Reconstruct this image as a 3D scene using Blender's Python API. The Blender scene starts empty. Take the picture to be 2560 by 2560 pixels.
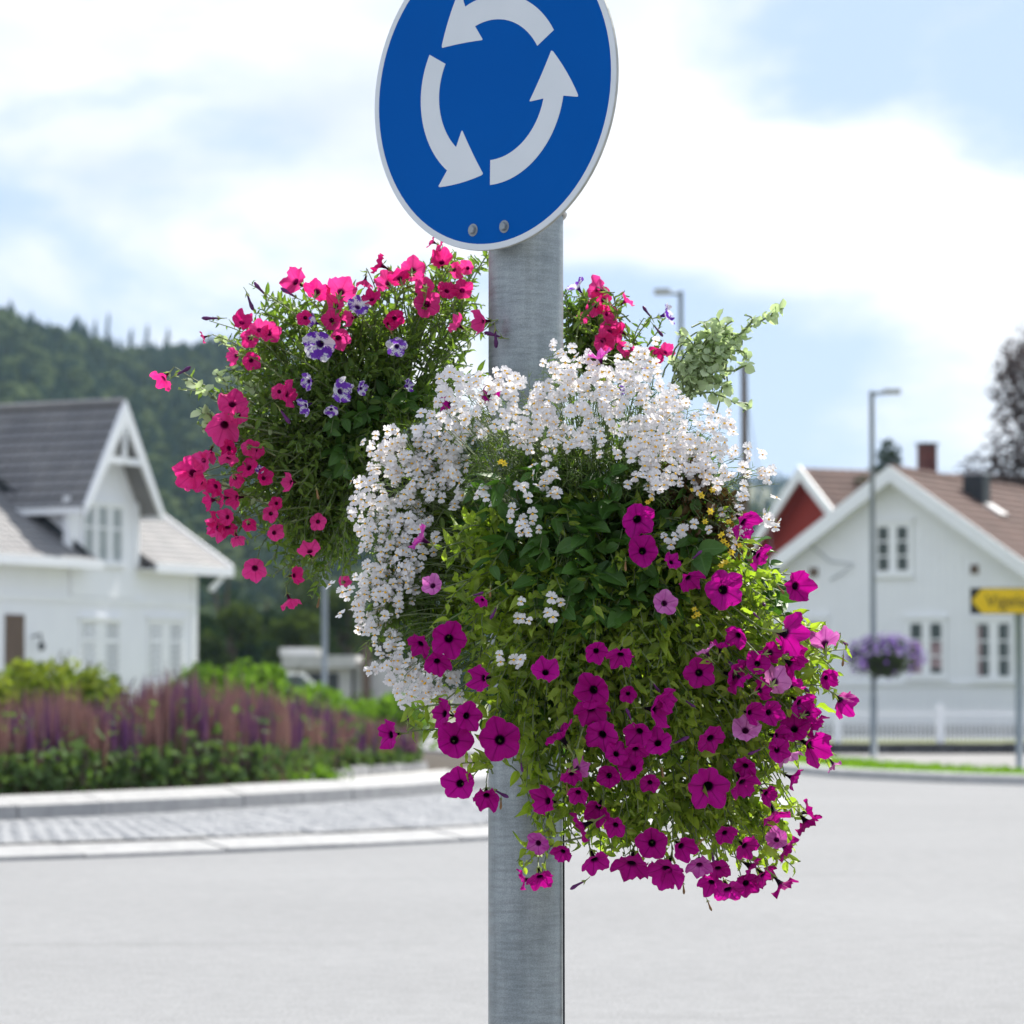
import bpy, math, random
import numpy as np
from mathutils import Vector, Matrix
random.seed(7); rng = np.random.default_rng(7)
sc = bpy.context.scene
col = sc.collection
R = math.radians

# ------------------------------------------------------------------ camera
FPX, HC = 8000.0, 1.1                      # focal length in photo pixels (2560 wide), lens height
TH = math.atan((1730 - 1280) / FPX)        # the horizon lies at row 1730
ct, st = math.cos(TH), math.sin(TH)
cam = bpy.data.cameras.new('camera'); camo = bpy.data.objects.new('camera', cam); col.objects.link(camo)
camo.location = (0, 0, HC); camo.rotation_euler = (math.pi/2 + TH, 0, 0)
cam.sensor_fit = 'HORIZONTAL'; cam.sensor_width = 24; cam.lens = FPX * 24 / 2560
cam.clip_start = 0.1; cam.clip_end = 6000
cam.dof.use_dof = True; cam.dof.focus_distance = 6.12; cam.dof.aperture_fstop = 4.4
sc.camera = camo

# ------------------------------------------------------------------ light
SUN_AZ, SUN_EL = R(33), R(50)              # azimuth from +Y towards +X
w = bpy.data.worlds.new('World'); sc.world = w; w.use_nodes = True
nt = w.node_tree; nt.nodes.clear()
def N(nt, t, **k):
    n = nt.nodes.new(t)
    for a, b in k.items():
        if a.startswith('i_'):
            key = a[2:]
            n.inputs[int(key) if key.isdigit() else key].default_value = b
        else: setattr(n, a, b)
    return n
def ramp(nt, stops, interp='EASE'):
    n = nt.nodes.new('ShaderNodeValToRGB'); cr = n.color_ramp; cr.interpolation = interp
    while len(cr.elements) < len(stops): cr.elements.new(0.5)
    for e, (p, c) in zip(cr.elements, stops):
        e.position = p; e.color = c if len(c) == 4 else (*c, 1)
    return n
def g(v): return (v, v, v, 1)
L = nt.links.new
sky = N(nt, 'ShaderNodeTexSky', sky_type='NISHITA', sun_disc=False, sun_elevation=SUN_EL, sun_rotation=SUN_AZ, dust_density=1.0)
skys = N(nt, 'ShaderNodeVectorMath', operation='SCALE'); skys.inputs['Scale'].default_value = 1.0
L(sky.outputs[0], skys.inputs[0])
tc = N(nt, 'ShaderNodeTexCoord')
mp = N(nt, 'ShaderNodeMapping'); mp.inputs['Scale'].default_value = (1, 1, 2.1); mp.inputs['Location'].default_value = (-4.246948, -3.712294, 5.399672)
L(tc.outputs['Generated'], mp.inputs[0])
n1 = N(nt, 'ShaderNodeTexNoise', i_Scale=7.5, i_Detail=9.0, i_Roughness=0.52, i_Distortion=0.25)
n2 = N(nt, 'ShaderNodeTexNoise', i_Scale=4.2, i_Detail=5.0, i_Roughness=0.5)
L(mp.outputs[0], n1.inputs['Vector']); L(mp.outputs[0], n2.inputs['Vector'])
cover = ramp(nt, [(0.40, g(0)), (0.57, g(1))]); L(n1.outputs['Fac'], cover.inputs[0])
# cloud body: bright white tops, pale blue-grey veils
body = ramp(nt, [(0.38, (4.0, 4.55, 5.4, 1)), (0.57, (6.2, 6.35, 6.6, 1))]); L(n2.outputs['Fac'], body.inputs[0])
veil = N(nt, 'ShaderNodeMix', data_type='RGBA'); veil.inputs[0].default_value = 0.88
L(skys.outputs[0], veil.inputs[6]); veil.inputs[7].default_value = (3.25, 4.1, 5.7, 1)
mixs = N(nt, 'ShaderNodeMix', data_type='RGBA')
L(cover.outputs[0], mixs.inputs[0]); L(veil.outputs[2], mixs.inputs[6]); L(body.outputs[0], mixs.inputs[7])
bg = N(nt, 'ShaderNodeBackground'); bg.inputs['Strength'].default_value = 0.089
out = N(nt, 'ShaderNodeOutputWorld')
L(mixs.outputs[2], bg.inputs[0]); L(bg.outputs[0], out.inputs[0])
sun = bpy.data.lights.new('sun', 'SUN'); suno = bpy.data.objects.new('sun', sun); col.objects.link(suno)
sun.energy = 4.2; sun.angle = R(0.5); sun.color = (1, 0.955, 0.88)
sd = Vector((math.sin(SUN_AZ)*math.cos(SUN_EL), math.cos(SUN_AZ)*math.cos(SUN_EL), math.sin(SUN_EL)))
suno.rotation_euler = sd.to_track_quat('Z', 'Y').to_euler(); suno.location = (20, 20, 60)
sc.view_settings.view_transform = 'Standard'; sc.view_settings.look = 'None'
sc.view_settings.gamma = 1; sc.view_settings.use_curve_mapping = False
sc.view_settings.exposure = 1.02
sc.render.engine = 'CYCLES'
sc.cycles.use_denoising = True
sc.cycles.max_bounces = 8; sc.cycles.transparent_max_bounces = 8; sc.cycles.volume_bounces = 0

# ------------------------------------------------------------------ helpers
def at(px, py, Y):
    """World point seen at photo pixel (px, py) at distance Y."""
    x = (px-1280)/FPX; z = (1280-py)/FPX
    r = np.array([x, ct - st*z, st + ct*z])
    return np.array([0, 0, HC]) + r*(Y/r[1])
def pxof(p):
    d = np.asarray(p) - np.array([0, 0, HC])
    dep = d[1]*ct + d[2]*st
    return 1280 + FPX*d[0]/dep, 1280 - FPX*(-d[1]*st + d[2]*ct)/dep
def tag(o, label=None, cat=None, group=None, kind=None):
    if label: o['label'] = label
    if cat: o['category'] = cat
    if group: o['group'] = group
    if kind: o['kind'] = kind
    return o
def empty(name, loc=(0, 0, 0), rz=0.0):
    o = bpy.data.objects.new(name, None); col.objects.link(o)
    o.location = [float(v) for v in loc]; o.rotation_euler = (0, 0, rz); o.empty_display_size = 0.2
    return o
def link(name, me, parent=None, M=None):
    o = bpy.data.objects.new(name, me); col.objects.link(o)
    if parent: o.parent = parent
    if M is not None: o.matrix_basis = M
    return o
class MB:
    def __init__(s): s.V = []; s.F = []; s.I = []; s.U = []; s.n = 0
    def add(s, V, F, mi=0, uv=None):
        V = np.asarray(V, float).reshape(-1, 3)
        s.V.append(V); s.U.append(np.zeros((len(V), 2)) if uv is None else np.asarray(uv, float))
        for f in F: s.F.append([i + s.n for i in f])
        if np.ndim(mi): s.I.extend(list(mi))
        else: s.I.extend([mi]*len(F))
        s.n += len(V); return s
    def box(s, x0, x1, y0, y1, z0, z1, mi=0):
        V = [(x, y, z) for z in (z0, z1) for y in (y0, y1) for x in (x0, x1)]
        return s.add(V, [(0,2,3,1), (4,5,7,6), (0,1,5,4), (2,6,7,3), (0,4,6,2), (1,3,7,5)], mi)
    def prism(s, pts, off, mi=0):
        """polygon (3-D points) extruded along off"""
        P = np.asarray(pts, float); n = len(P); off = np.asarray(off, float)
        F = [list(range(n))[::-1], [n+i for i in range(n)]] + [(i, (i+1) % n, n+(i+1) % n, n+i) for i in range(n)]
        return s.add(np.vstack([P, P+off]), F, mi)
    def tube(s, pts, r, n=8, mi=0, cap=True):
        P = np.asarray(pts, float); m = len(P); r = np.broadcast_to(np.asarray(r, float), (m,))
        T = np.gradient(P, axis=0); T /= np.linalg.norm(T, axis=1)[:, None] + 1e-9
        ref = np.array([0, 0, 1.0]) if abs(T[0][2]) < .9 else np.array([1.0, 0, 0])
        A = np.cross(T, ref); A /= np.linalg.norm(A, axis=1)[:, None] + 1e-9
        B = np.cross(T, A); a = np.linspace(0, 2*np.pi, n, endpoint=False)
        V = P[:, None, :] + r[:, None, None]*(A[:, None, :]*np.cos(a)[None, :, None] + B[:, None, :]*np.sin(a)[None, :, None])
        F = [(j*n+i, j*n+(i+1) % n, (j+1)*n+(i+1) % n, (j+1)*n+i) for j in range(m-1) for i in range(n)]
        if cap: F += [tuple(range(n)), tuple(range((m-1)*n, m*n))[::-1]]
        return s.add(V.reshape(-1, 3), F, mi)
    def proto(s, p, M):
        V = p['V'] @ np.array(M.to_3x3()).T + np.array(M.translation)
        return s.add(V, p['F'], p.get('mi', 0), p['uv'])
    def mesh(s, name, mats, smooth=False, org=None):
        V = np.vstack(s.V)
        if org is not None: V = V - np.asarray(org, float)
        me = bpy.data.meshes.new(name); me.from_pydata(V.tolist(), [], s.F)
        for m in (mats if isinstance(mats, (list, tuple)) else [mats]): me.materials.append(m)
        me.polygons.foreach_set('material_index', np.array(s.I, dtype=np.int32))
        U = np.vstack(s.U); vi = np.zeros(len(me.loops), dtype=np.int32); me.loops.foreach_get('vertex_index', vi)
        me.uv_layers.new(name='UVMap').data.foreach_set('uv', U[vi].ravel())
        if smooth: me.polygons.foreach_set('use_smooth', np.ones(len(me.polygons), dtype=bool))
        me.update(); return me
    def build(s, name, mats, parent=None, smooth=False, org=None):
        return link(name, s.mesh(name, mats, smooth, org), parent)
def inpoly(pts, poly):
    pts = np.asarray(pts); x, y = pts[:, 0], pts[:, 1]; P = np.asarray(poly, float); r = np.zeros(len(pts), bool)
    j = len(P)-1
    for i in range(len(P)):
        xi, yi, xj, yj = *P[i], *P[j]
        r ^= ((yi > y) != (yj > y)) & (x < (xj-xi)*(y-yi)/(yj-yi+1e-12)+xi); j = i
    return r
def sample(poly, n, mind=0.0):
    """n random points of a polygon, at least mind apart"""
    P = np.asarray(poly, float); lo, hi = P.min(0), P.max(0); out = []; tries = 0
    while len(out) < n and tries < n*60:
        c = lo + (hi-lo)*rng.random((64, 2)); c = c[inpoly(c, P)]; tries += 64
        for q in c:
            if mind == 0 or not out or np.min(np.sum((np.array(out)-q)**2, axis=1)) > mind*mind: out.append(q)
            if len(out) >= n: break
    return np.array(out).reshape(-1, 2)

# ------------------------------------------------------------------ materials
def mat(name, rough=0.6, metal=0.0, base=(.5, .5, .5), spec=0.4):
    m = bpy.data.materials.new(name); m.use_nodes = True; t = m.node_tree
    b = t.nodes['Principled BSDF']; b.inputs['Roughness'].default_value = rough; b.inputs['Metallic'].default_value = metal
    b.inputs['Base Color'].default_value = (*base, 1); b.inputs['Specular IOR Level'].default_value = spec
    return m, t, b
def noisy(name, c1, c2, scale=4.0, rough=0.7, metal=0.0, detail=6, bump=0.0, bscale=None, stretch=(1, 1, 1), coord='Object', spec=.4, lo=.3, hi=.7):
    m, t, b = mat(name, rough, metal, spec=spec); l = t.links.new
    tc = N(t, 'ShaderNodeTexCoord'); mp = N(t, 'ShaderNodeMapping'); mp.inputs['Scale'].default_value = stretch
    if coord == 'World':
        gm = N(t, 'ShaderNodeNewGeometry'); l(gm.outputs['Position'], mp.inputs[0])
    else: l(tc.outputs[coord], mp.inputs[0])
    n = N(t, 'ShaderNodeTexNoise', i_Scale=scale, i_Detail=float(detail)); l(mp.outputs[0], n.inputs['Vector'])
    r = ramp(t, [(lo, (*c1, 1)), (hi, (*c2, 1))], 'LINEAR'); l(n.outputs['Fac'], r.inputs[0]); l(r.outputs[0], b.inputs['Base Color'])
    if bump:
        n2 = N(t, 'ShaderNodeTexNoise', i_Scale=float(bscale or scale*4), i_Detail=5.0); l(mp.outputs[0], n2.inputs['Vector'])
        bp = N(t, 'ShaderNodeBump'); bp.inputs['Strength'].default_value = bump; bp.inputs['Distance'].default_value = 0.02
        l(n2.outputs['Fac'], bp.inputs['Height']); l(bp.outputs[0], b.inputs['Normal'])
    return m
def leafmat(name, c1, c2, rib, trans=0.35, tcol=None, rough=0.45, scale=22.0, far=False, spec=.35):
    m, t, b = mat(name, rough, spec=spec); l = t.links.new
    gm = N(t, 'ShaderNodeNewGeometry'); oi = N(t, 'ShaderNodeObjectInfo')
    n = N(t, 'ShaderNodeTexNoise', i_Scale=scale, i_Detail=2.0); l(gm.outputs['Position'], n.inputs['Vector'])
    a1 = N(t, 'ShaderNodeMath', operation='MULTIPLY_ADD'); a1.inputs[1].default_value = 0.35
    l(gm.outputs['Random Per Island'], a1.inputs[0]); l(n.outputs['Fac'], a1.inputs[2])
    a2 = N(t, 'ShaderNodeMath', operation='MULTIPLY_ADD'); a2.inputs[1].default_value = 0.25
    l(oi.outputs['Random'], a2.inputs[0]); l(a1.outputs[0], a2.inputs[2])
    r = ramp(t, [(0.45, (*c1, 1)), (0.95, (*c2, 1))], 'LINEAR'); l(a2.outputs[0], r.inputs[0])
    colr = r.outputs[0]
    if not far:
        uv = N(t, 'ShaderNodeUVMap'); sx = N(t, 'ShaderNodeSeparateXYZ'); l(uv.outputs[0], sx.inputs[0])
        d = N(t, 'ShaderNodeMath', operation='SUBTRACT'); d.inputs[1].default_value = 0.5; l(sx.outputs[0], d.inputs[0])
        ab = N(t, 'ShaderNodeMath', operation='ABSOLUTE'); l(d.outputs[0], ab.inputs[0])
        # side veins run obliquely from the midrib
        sv = N(t, 'ShaderNodeMath', operation='MULTIPLY_ADD'); sv.inputs[1].default_value = -0.55; l(ab.outputs[0], sv.inputs[0]); l(sx.outputs[1], sv.inputs[2])
        s2 = N(t, 'ShaderNodeMath', operation='MULTIPLY'); s2.inputs[1].default_value = 40.0; l(sv.outputs[0], s2.inputs[0])
        s3 = N(t, 'ShaderNodeMath', operation='SINE'); l(s2.outputs[0], s3.inputs[0])
        r2 = ramp(t, [(0.0, g(1)), (0.07, g(0))], 'LINEAR'); l(ab.outputs[0], r2.inputs[0])
        r3 = ramp(t, [(0.86, g(0)), (1.0, g(.35))], 'LINEAR'); l(s3.outputs[0], r3.inputs[0])
        mx = N(t, 'ShaderNodeMath', operation='MAXIMUM'); l(r2.outputs[0], mx.inputs[0]); l(r3.outputs[0], mx.inputs[1])
        sc_ = N(t, 'ShaderNodeMath', operation='MULTIPLY'); sc_.inputs[1].default_value = 0.6; l(mx.outputs[0], sc_.inputs[0])
        mi = N(t, 'ShaderNodeMix', data_type='RGBA'); l(sc_.outputs[0], mi.inputs[0]); l(colr, mi.inputs[6]); mi.inputs[7].default_value = (*rib, 1)
        colr = mi.outputs[2]
        bp = N(t, 'ShaderNodeBump'); bp.inputs['Strength'].default_value = 0.35; bp.inputs['Distance'].default_value = 0.002; bp.invert = True
        l(mx.outputs[0], bp.inputs['Height']); l(bp.outputs[0], b.inputs['Normal'])
    l(colr, b.inputs['Base Color'])
    tr = N(t, 'ShaderNodeBsdfTranslucent')
    gn = N(t, 'ShaderNodeMix', data_type='RGBA', blend_type='MULTIPLY'); gn.inputs[0].default_value = 1.0
    l(colr, gn.inputs[6]); gn.inputs[7].default_value = (*(tcol or (1.6, 1.7, .7)), 1); l(gn.outputs[2], tr.inputs[0])
    ms = N(t, 'ShaderNodeMixShader'); ms.inputs[0].default_value = trans
    l(b.outputs[0], ms.inputs[1]); l(tr.outputs[0], ms.inputs[2]); l(ms.outputs[0], t.nodes['Material Output'].inputs[0])
    return m
def petalmat(name, main, dark, throat, pale=None, trans=0.4, spots=False, vein=0.75):
    m, t, b = mat(name, 0.55, spec=.12); l = t.links.new
    uv = N(t, 'ShaderNodeUVMap'); sx = N(t, 'ShaderNodeSeparateXYZ'); l(uv.outputs[0], sx.inputs[0])
    oi = N(t, 'ShaderNodeObjectInfo'); tc = N(t, 'ShaderNodeTexCoord')
    n = N(t, 'ShaderNodeTexNoise', i_Scale=1.6, i_Detail=4.0); l(tc.outputs['Object'], n.inputs['Vector'])
    ad = N(t, 'ShaderNodeMath', operation='MULTIPLY_ADD'); ad.inputs[1].default_value = 0.6; l(oi.outputs['Random'], ad.inputs[0]); l(n.outputs['Fac'], ad.inputs[2])
    r = ramp(t, [(0.4, (*main, 1)), (1.0, (*(pale or main), 1))], 'LINEAR'); l(ad.outputs[0], r.inputs[0])
    colr = r.outputs[0]
    if spots:
        v1 = N(t, 'ShaderNodeTexNoise', i_Scale=9.0, i_Detail=3.0); l(tc.outputs['Object'], v1.inputs['Vector'])
        v2 = N(t, 'ShaderNodeTexNoise', i_Scale=1.3, i_Detail=1.0); l(tc.outputs['Object'], v2.inputs['Vector'])
        av = N(t, 'ShaderNodeMath', operation='MULTIPLY_ADD'); av.inputs[1].default_value = 2.2; l(v2.outputs['Fac'], av.inputs[0]); l(v1.outputs['Fac'], av.inputs[2])
        rv = ramp(t, [(0.485, g(0)), (0.53, g(1))], 'LINEAR'); dv = N(t, 'ShaderNodeMath', operation='MULTIPLY'); dv.inputs[1].default_value = 0.31
        l(av.outputs[0], dv.inputs[0]); l(dv.outputs[0], rv.inputs[0])
        ms_ = N(t, 'ShaderNodeMix', data_type='RGBA'); l(rv.outputs[0], ms_.inputs[0]); l(colr, ms_.inputs[6]); ms_.inputs[7].default_value = (.82, .80, .86, 1)
        colr = ms_.outputs[2]
    # veins along the five lobes, and fine ribs, fading towards the rim
    fr = N(t, 'ShaderNodeMath', operation='FRACT'); l(sx.outputs[0], fr.inputs[0])
    d = N(t, 'ShaderNodeMath', operation='SUBTRACT'); d.inputs[1].default_value = 0.5; l(fr.outputs[0], d.inputs[0])
    ab = N(t, 'ShaderNodeMath', operation='ABSOLUTE'); l(d.outputs[0], ab.inputs[0])
    r2 = ramp(t, [(0.0, g(1)), (0.085, g(0))], 'LINEAR'); l(ab.outputs[0], r2.inputs[0])
    mu = N(t, 'ShaderNodeMath', operation='MULTIPLY'); mu.inputs[1].default_value = 56.0; l(sx.outputs[0], mu.inputs[0])
    sn = N(t, 'ShaderNodeMath', operation='SINE'); l(mu.outputs[0], sn.inputs[0])
    r3 = ramp(t, [(0.75, g(0)), (1.0, g(.45))], 'LINEAR'); l(sn.outputs[0], r3.inputs[0])
    mx = N(t, 'ShaderNodeMath', operation='MAXIMUM'); l(r2.outputs[0], mx.inputs[0]); l(r3.outputs[0], mx.inputs[1])
    fade = ramp(t, [(0.45, g(min(1, vein*1.25))), (1.0, g(0.22))], 'LINEAR'); l(sx.outputs[1], fade.inputs[0])
    vf = N(t, 'ShaderNodeMath', operation='MULTIPLY'); l(mx.outputs[0], vf.inputs[0]); l(fade.outputs[0], vf.inputs[1])
    m1 = N(t, 'ShaderNodeMix', data_type='RGBA'); l(vf.outputs[0], m1.inputs[0]); l(colr, m1.inputs[6]); m1.inputs[7].default_value = (*dark, 1)
    # throat: deep coloured inside of the tube; the outside of the tube is dusky
    rt = ramp(t, [(0.36, g(1)), (0.50, g(0))], 'EASE'); l(sx.outputs[1], rt.inputs[0])
    m2 = N(t, 'ShaderNodeMix', data_type='RGBA'); l(rt.outputs[0], m2.inputs[0]); l(m1.outputs[2], m2.inputs[6]); m2.inputs[7].default_value = (*throat, 1)
    l(m2.outputs[2], b.inputs['Base Color'])
    bp = N(t, 'ShaderNodeBump'); bp.inputs['Strength'].default_value = 0.3; bp.inputs['Distance'].default_value = 0.05; bp.invert = True
    l(mx.outputs[0], bp.inputs['Height']); l(bp.outputs[0], b.inputs['Normal'])
    tr = N(t, 'ShaderNodeBsdfTranslucent'); l(m2.outputs[2], tr.inputs[0])
    ms = N(t, 'ShaderNodeMixShader'); ms.inputs[0].default_value = trans
    l(b.outputs[0], ms.inputs[1]); l(tr.outputs[0], ms.inputs[2]); l(ms.outputs[0], t.nodes['Material Output'].inputs[0])
    return m

MT = {}
def asphalt():
    m, t, b = mat('asphalt', .92, spec=.15); l = t.links.new; gm = N(t, 'ShaderNodeNewGeometry')
    def nz(sc_, d, lo, hi, a, c_, st=(1, 1, 1)):
        mp = N(t, 'ShaderNodeMapping'); mp.inputs['Scale'].default_value = st; l(gm.outputs['Position'], mp.inputs[0])
        n = N(t, 'ShaderNodeTexNoise', i_Scale=sc_, i_Detail=d); l(mp.outputs[0], n.inputs['Vector'])
        r = ramp(t, [(lo, g(a)), (hi, g(c_))], 'LINEAR'); l(n.outputs['Fac'], r.inputs[0]); return r.outputs[0], n.outputs['Fac']
    col_ = (.236, .238, .242, 1); parts = [nz(70., 3., .3, .7, .78, 1.2), nz(9., 8., .3, .7, .93, 1.06), nz(.35, 3., .3, .7, .95, 1.04), nz(1.6, 4., .60, .72, 1.0, .90, (.25, 1.4, 1))]
    c = None
    for o_, _ in parts:
        mx = N(t, 'ShaderNodeMix', data_type='RGBA', blend_type='MULTIPLY'); mx.inputs[0].default_value = 1.
        if c is None: mx.inputs[6].default_value = col_
        else: l(c, mx.inputs[6])
        l(o_, mx.inputs[7]); c = mx.outputs[2]
    l(c, b.inputs['Base Color'])
    bp = N(t, 'ShaderNodeBump'); bp.inputs['Strength'].default_value = .4; bp.inputs['Distance'].default_value = .01; l(parts[0][1], bp.inputs['Height']); l(bp.outputs[0], b.inputs['Normal'])
    return m
MT['asphalt'] = asphalt()
MT['earth'] = noisy('earth', (.10, .12, .04), (.16, .17, .07), scale=.3, rough=.95, coord='World')
MT['gravel'] = noisy('gravel', (.35, .34, .32), (.5, .49, .46), scale=5, rough=.95, coord='World')
MT['soil'] = noisy('soil', (.035, .027, .02), (.07, .055, .04), scale=8, rough=.95, bump=.6, coord='World')
MT['granite'] = noisy('granite', (.265, .265, .27), (.345, .345, .345), scale=9, rough=.8, bump=.3, bscale=60, coord='World', detail=8)
MT['granite_cobble'] = noisy('granite_cobble', (.23, .238, .252), (.31, .316, .328), scale=4.5, rough=.8, bump=.35, bscale=40, coord='World', detail=6)
MT['joint'] = noisy('joint', (.20, .20, .20), (.25, .25, .24), scale=20, rough=.95, coord='World')
MT['white'] = noisy('white_paint', (.83, .84, .865), (.87, .88, .90), scale=1.5, rough=.55, bump=.1, bscale=8)
MT['trim'] = noisy('white_trim', (.82, .83, .85), (.87, .88, .89), scale=2, rough=.5)
MT['greytile'] = noisy('grey_roof_tile', (.15, .149, .156), (.225, .218, .216), scale=1.3, rough=.62, detail=8)
MT['browntile'] = noisy('brown_roof_tile', (.078, .041, .033), (.125, .068, .054), scale=1.6, rough=.85, detail=8)
MT['redwood'] = noisy('red_wood', (.24, .018, .014), (.33, .03, .02), scale=2, rough=.75, stretch=(6, 6, .5))
MT['brick'] = noisy('chimney_brick', (.10, .035, .03), (.17, .06, .05), scale=6, rough=.9)
MT['brownwood'] = noisy('brown_wood', (.10, .07, .055), (.17, .12, .09), scale=3, rough=.8, stretch=(8, 8, .6))
MT['concrete'] = noisy('concrete', (.40, .40, .39), (.52, .51, .50), scale=3, rough=.85)
MT['paving'] = noisy('paving', (.20, .195, .19), (.26, .255, .245), scale=2, rough=.9, coord='World')
MT['darkmetal'] = noisy('dark_metal', (.025, .03, .036), (.05, .055, .06), scale=5, rough=.5, metal=.3)
MT['steel'] = noisy('grey_steel', (.22, .25, .27), (.30, .33, .35), scale=3, rough=.5, metal=.4)
MT['silver'] = noisy('silver_flashing', (.5, .5, .5), (.65, .65, .65), scale=3, rough=.35, metal=.7)
MT['stone'] = noisy('dark_stone', (.045, .045, .05), (.11, .11, .115), scale=4, rough=.9, bump=.5)
MT['curtain'] = noisy('curtain', (.20, .22, .225), (.30, .32, .325), scale=6, rough=.9, stretch=(6, 6, .4))
MT['sheer'] = noisy('sheer_curtain', (.30, .34, .35), (.44, .47, .47), scale=8, rough=.9)
MT['pinkcurtain'] = noisy('pink_curtain', (.16, .09, .10), (.52, .40, .41), scale=7, rough=.9)
MT['glass'] = mat('window_glass', .12, base=(.075, .095, .095), spec=.35)[0]
MT['carwhite'] = mat('car_paint', .25, base=(.8, .8, .8), spec=.6)[0]
MT['rubber'] = mat('rubber', .8, base=(.02, .02, .02))[0]
MT['cable'] = mat('black_cable', .5, base=(.012, .013, .018))[0]
MT['bark'] = noisy('bark', (.06, .045, .035), (.12, .09, .07), scale=5, rough=.95)
MT['bowl'] = noisy('planter_plastic', (.012, .014, .012), (.025, .028, .022), scale=8, rough=.8)
MT['potsoil'] = MT['soil']
MT['signblue'] = noisy('sign_blue_film', (.0008, .083, .355), (.001, .091, .38), scale=2.5, rough=.55, spec=.03)
MT['signseam'] = mat('sign_blue_seam', .4, base=(.0018, .089, .385))[0]
MT['signwhite'] = noisy('sign_white_film', (.60, .64, .67), (.66, .69, .72), scale=7, rough=.45, spec=.35)
MT['signback'] = noisy('sign_aluminium', (.35, .36, .33), (.5, .5, .47), scale=30, rough=.6, metal=.4)
MT['yellow'] = noisy('sign_yellow', (.72, .46, .0), (.78, .51, .004), scale=3, rough=.4)
MT['black'] = mat('sign_black', .5, base=(.015, .014, .013))[0]
def galvanised():
    m, t, b = mat('galvanised_steel', .42, .55, spec=.5); l = t.links.new
    tc = N(t, 'ShaderNodeTexCoord')
    def nz(scale, stretch, detail):
        mp = N(t, 'ShaderNodeMapping'); mp.inputs['Scale'].default_value = stretch; l(tc.outputs['Object'], mp.inputs[0])
        n = N(t, 'ShaderNodeTexNoise', i_Scale=scale, i_Detail=detail, i_Roughness=.6); l(mp.outputs[0], n.inputs['Vector']); return n.outputs['Fac']
    a = nz(9, (1, 1, .55), 6.); rip = nz(20, (.8, .8, 6.0), 5.); fine = nz(420, (1, 1, 1), 2.); streak = nz(16, (2.5, 2.5, .12), 3.)
    r = ramp(t, [(0.32, (.25, .285, .30, 1)), (0.68, (.38, .415, .43, 1))], 'LINEAR'); l(a, r.inputs[0])
    r2 = ramp(t, [(0.36, g(.80)), (0.60, g(1.06))], 'LINEAR'); l(rip, r2.inputs[0])
    r3 = ramp(t, [(0.35, g(.82)), (0.65, g(1.1))], 'LINEAR'); l(fine, r3.inputs[0])
    r4 = ramp(t, [(0.34, g(.88)), (0.62, g(1.05))], 'LINEAR'); l(streak, r4.inputs[0])
    c = r.outputs[0]
    for k in (r2, r3, r4):
        mx = N(t, 'ShaderNodeMix', data_type='RGBA', blend_type='MULTIPLY'); mx.inputs[0].default_value = 1.
        l(c, mx.inputs[6]); l(k.outputs[0], mx.inputs[7]); c = mx.outputs[2]
    l(c, b.inputs['Base Color'])
    rr = ramp(t, [(0.3, g(.34)), (.7, g(.58))], 'LINEAR'); l(rip, rr.inputs[0]); l(rr.outputs[0], b.inputs['Roughness'])
    bp = N(t, 'ShaderNodeBump'); bp.inputs['Strength'].default_value = .35; bp.inputs['Distance'].default_value = .002
    l(rip, bp.inputs['Height']); l(bp.outputs[0], b.inputs['Normal'])
    return m
MT['galv'] = galvanised()
MT['bright_leaf'] = leafmat('bright_petunia_leaf', (.026, .088, .008), (.335, .43, .055), (.34, .43, .13), .45, tcol=(1.4, 1.6, .6))
MT['dark_leaf'] = leafmat('broad_dark_leaf', (.026, .078, .012), (.062, .145, .022), (.10, .20, .06), .30)
MT['rear_leaf'] = leafmat('fine_petunia_leaf', (.035, .10, .012), (.165, .25, .05), (.21, .29, .10), .42)
MT['thread_leaf'] = leafmat('thread_leaf', (.06, .13, .02), (.14, .22, .04), (.16, .24, .06), .30)
MT['silver_leaf'] = leafmat('silver_felt_leaf', (.34, .43, .25), (.52, .60, .40), (.56, .62, .46), .42, tcol=(1.2, 1.3, .85), rough=.8, spec=.15)
MT['brown_leaf'] = leafmat('bronze_leaf', (.035, .022, .012), (.10, .06, .02), (.12, .08, .03), .25)
MT['sepal'] = leafmat('sepal_green', (.13, .19, .045), (.26, .31, .11), (.3, .35, .15), .3)
MT['stem'] = noisy('plant_stem', (.10, .15, .05), (.20, .24, .11), scale=30, rough=.6, coord='World')
MT['dry'] = noisy('withered', (.16, .085, .035), (.34, .2, .09), scale=40, rough=.9, coord='World')
MT['magenta'] = petalmat('magenta_petal', (.35, .001, .170), (.09, .0, .05), (.006, .0, .008), pale=(.52, .005, .29))
MT['pale_magenta'] = petalmat('pale_magenta_petal', (.50, .03, .36), (.25, .0, .17), (.05, .0, .04), pale=(.72, .24, .58))
MT['hotpink'] = petalmat('hot_pink_petal', (.68, .004, .165), (.36, .0, .09), (.08, .0, .03), pale=(.84, .06, .31), trans=.5, vein=.5)
MT['spotted'] = petalmat('speckled_violet_petal', (.15, .03, .45), (.07, .005, .26), (.06, .01, .15), pale=(.26, .08, .60), spots=True, vein=.3)
MT['budpurple'] = noisy('purple_bud', (.05, .004, .06), (.13, .012, .14), scale=40, rough=.55, coord='World')
MT['nem'] = leafmat('white_petal', (.80, .785, .80), (.88, .86, .86), (.9, .9, .9), .40, tcol=(1.0, .98, .98), far=True, rough=.6, spec=.2)
MT['nemy'] = mat('yellow_palate', .6, base=(.85, .47, .02))[0]
MT['yellowpetal'] = leafmat('yellow_petal', (.75, .5, .02), (.85, .62, .04), (.8, .6, .05), .35, tcol=(1, 1, 1), far=True)
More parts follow.
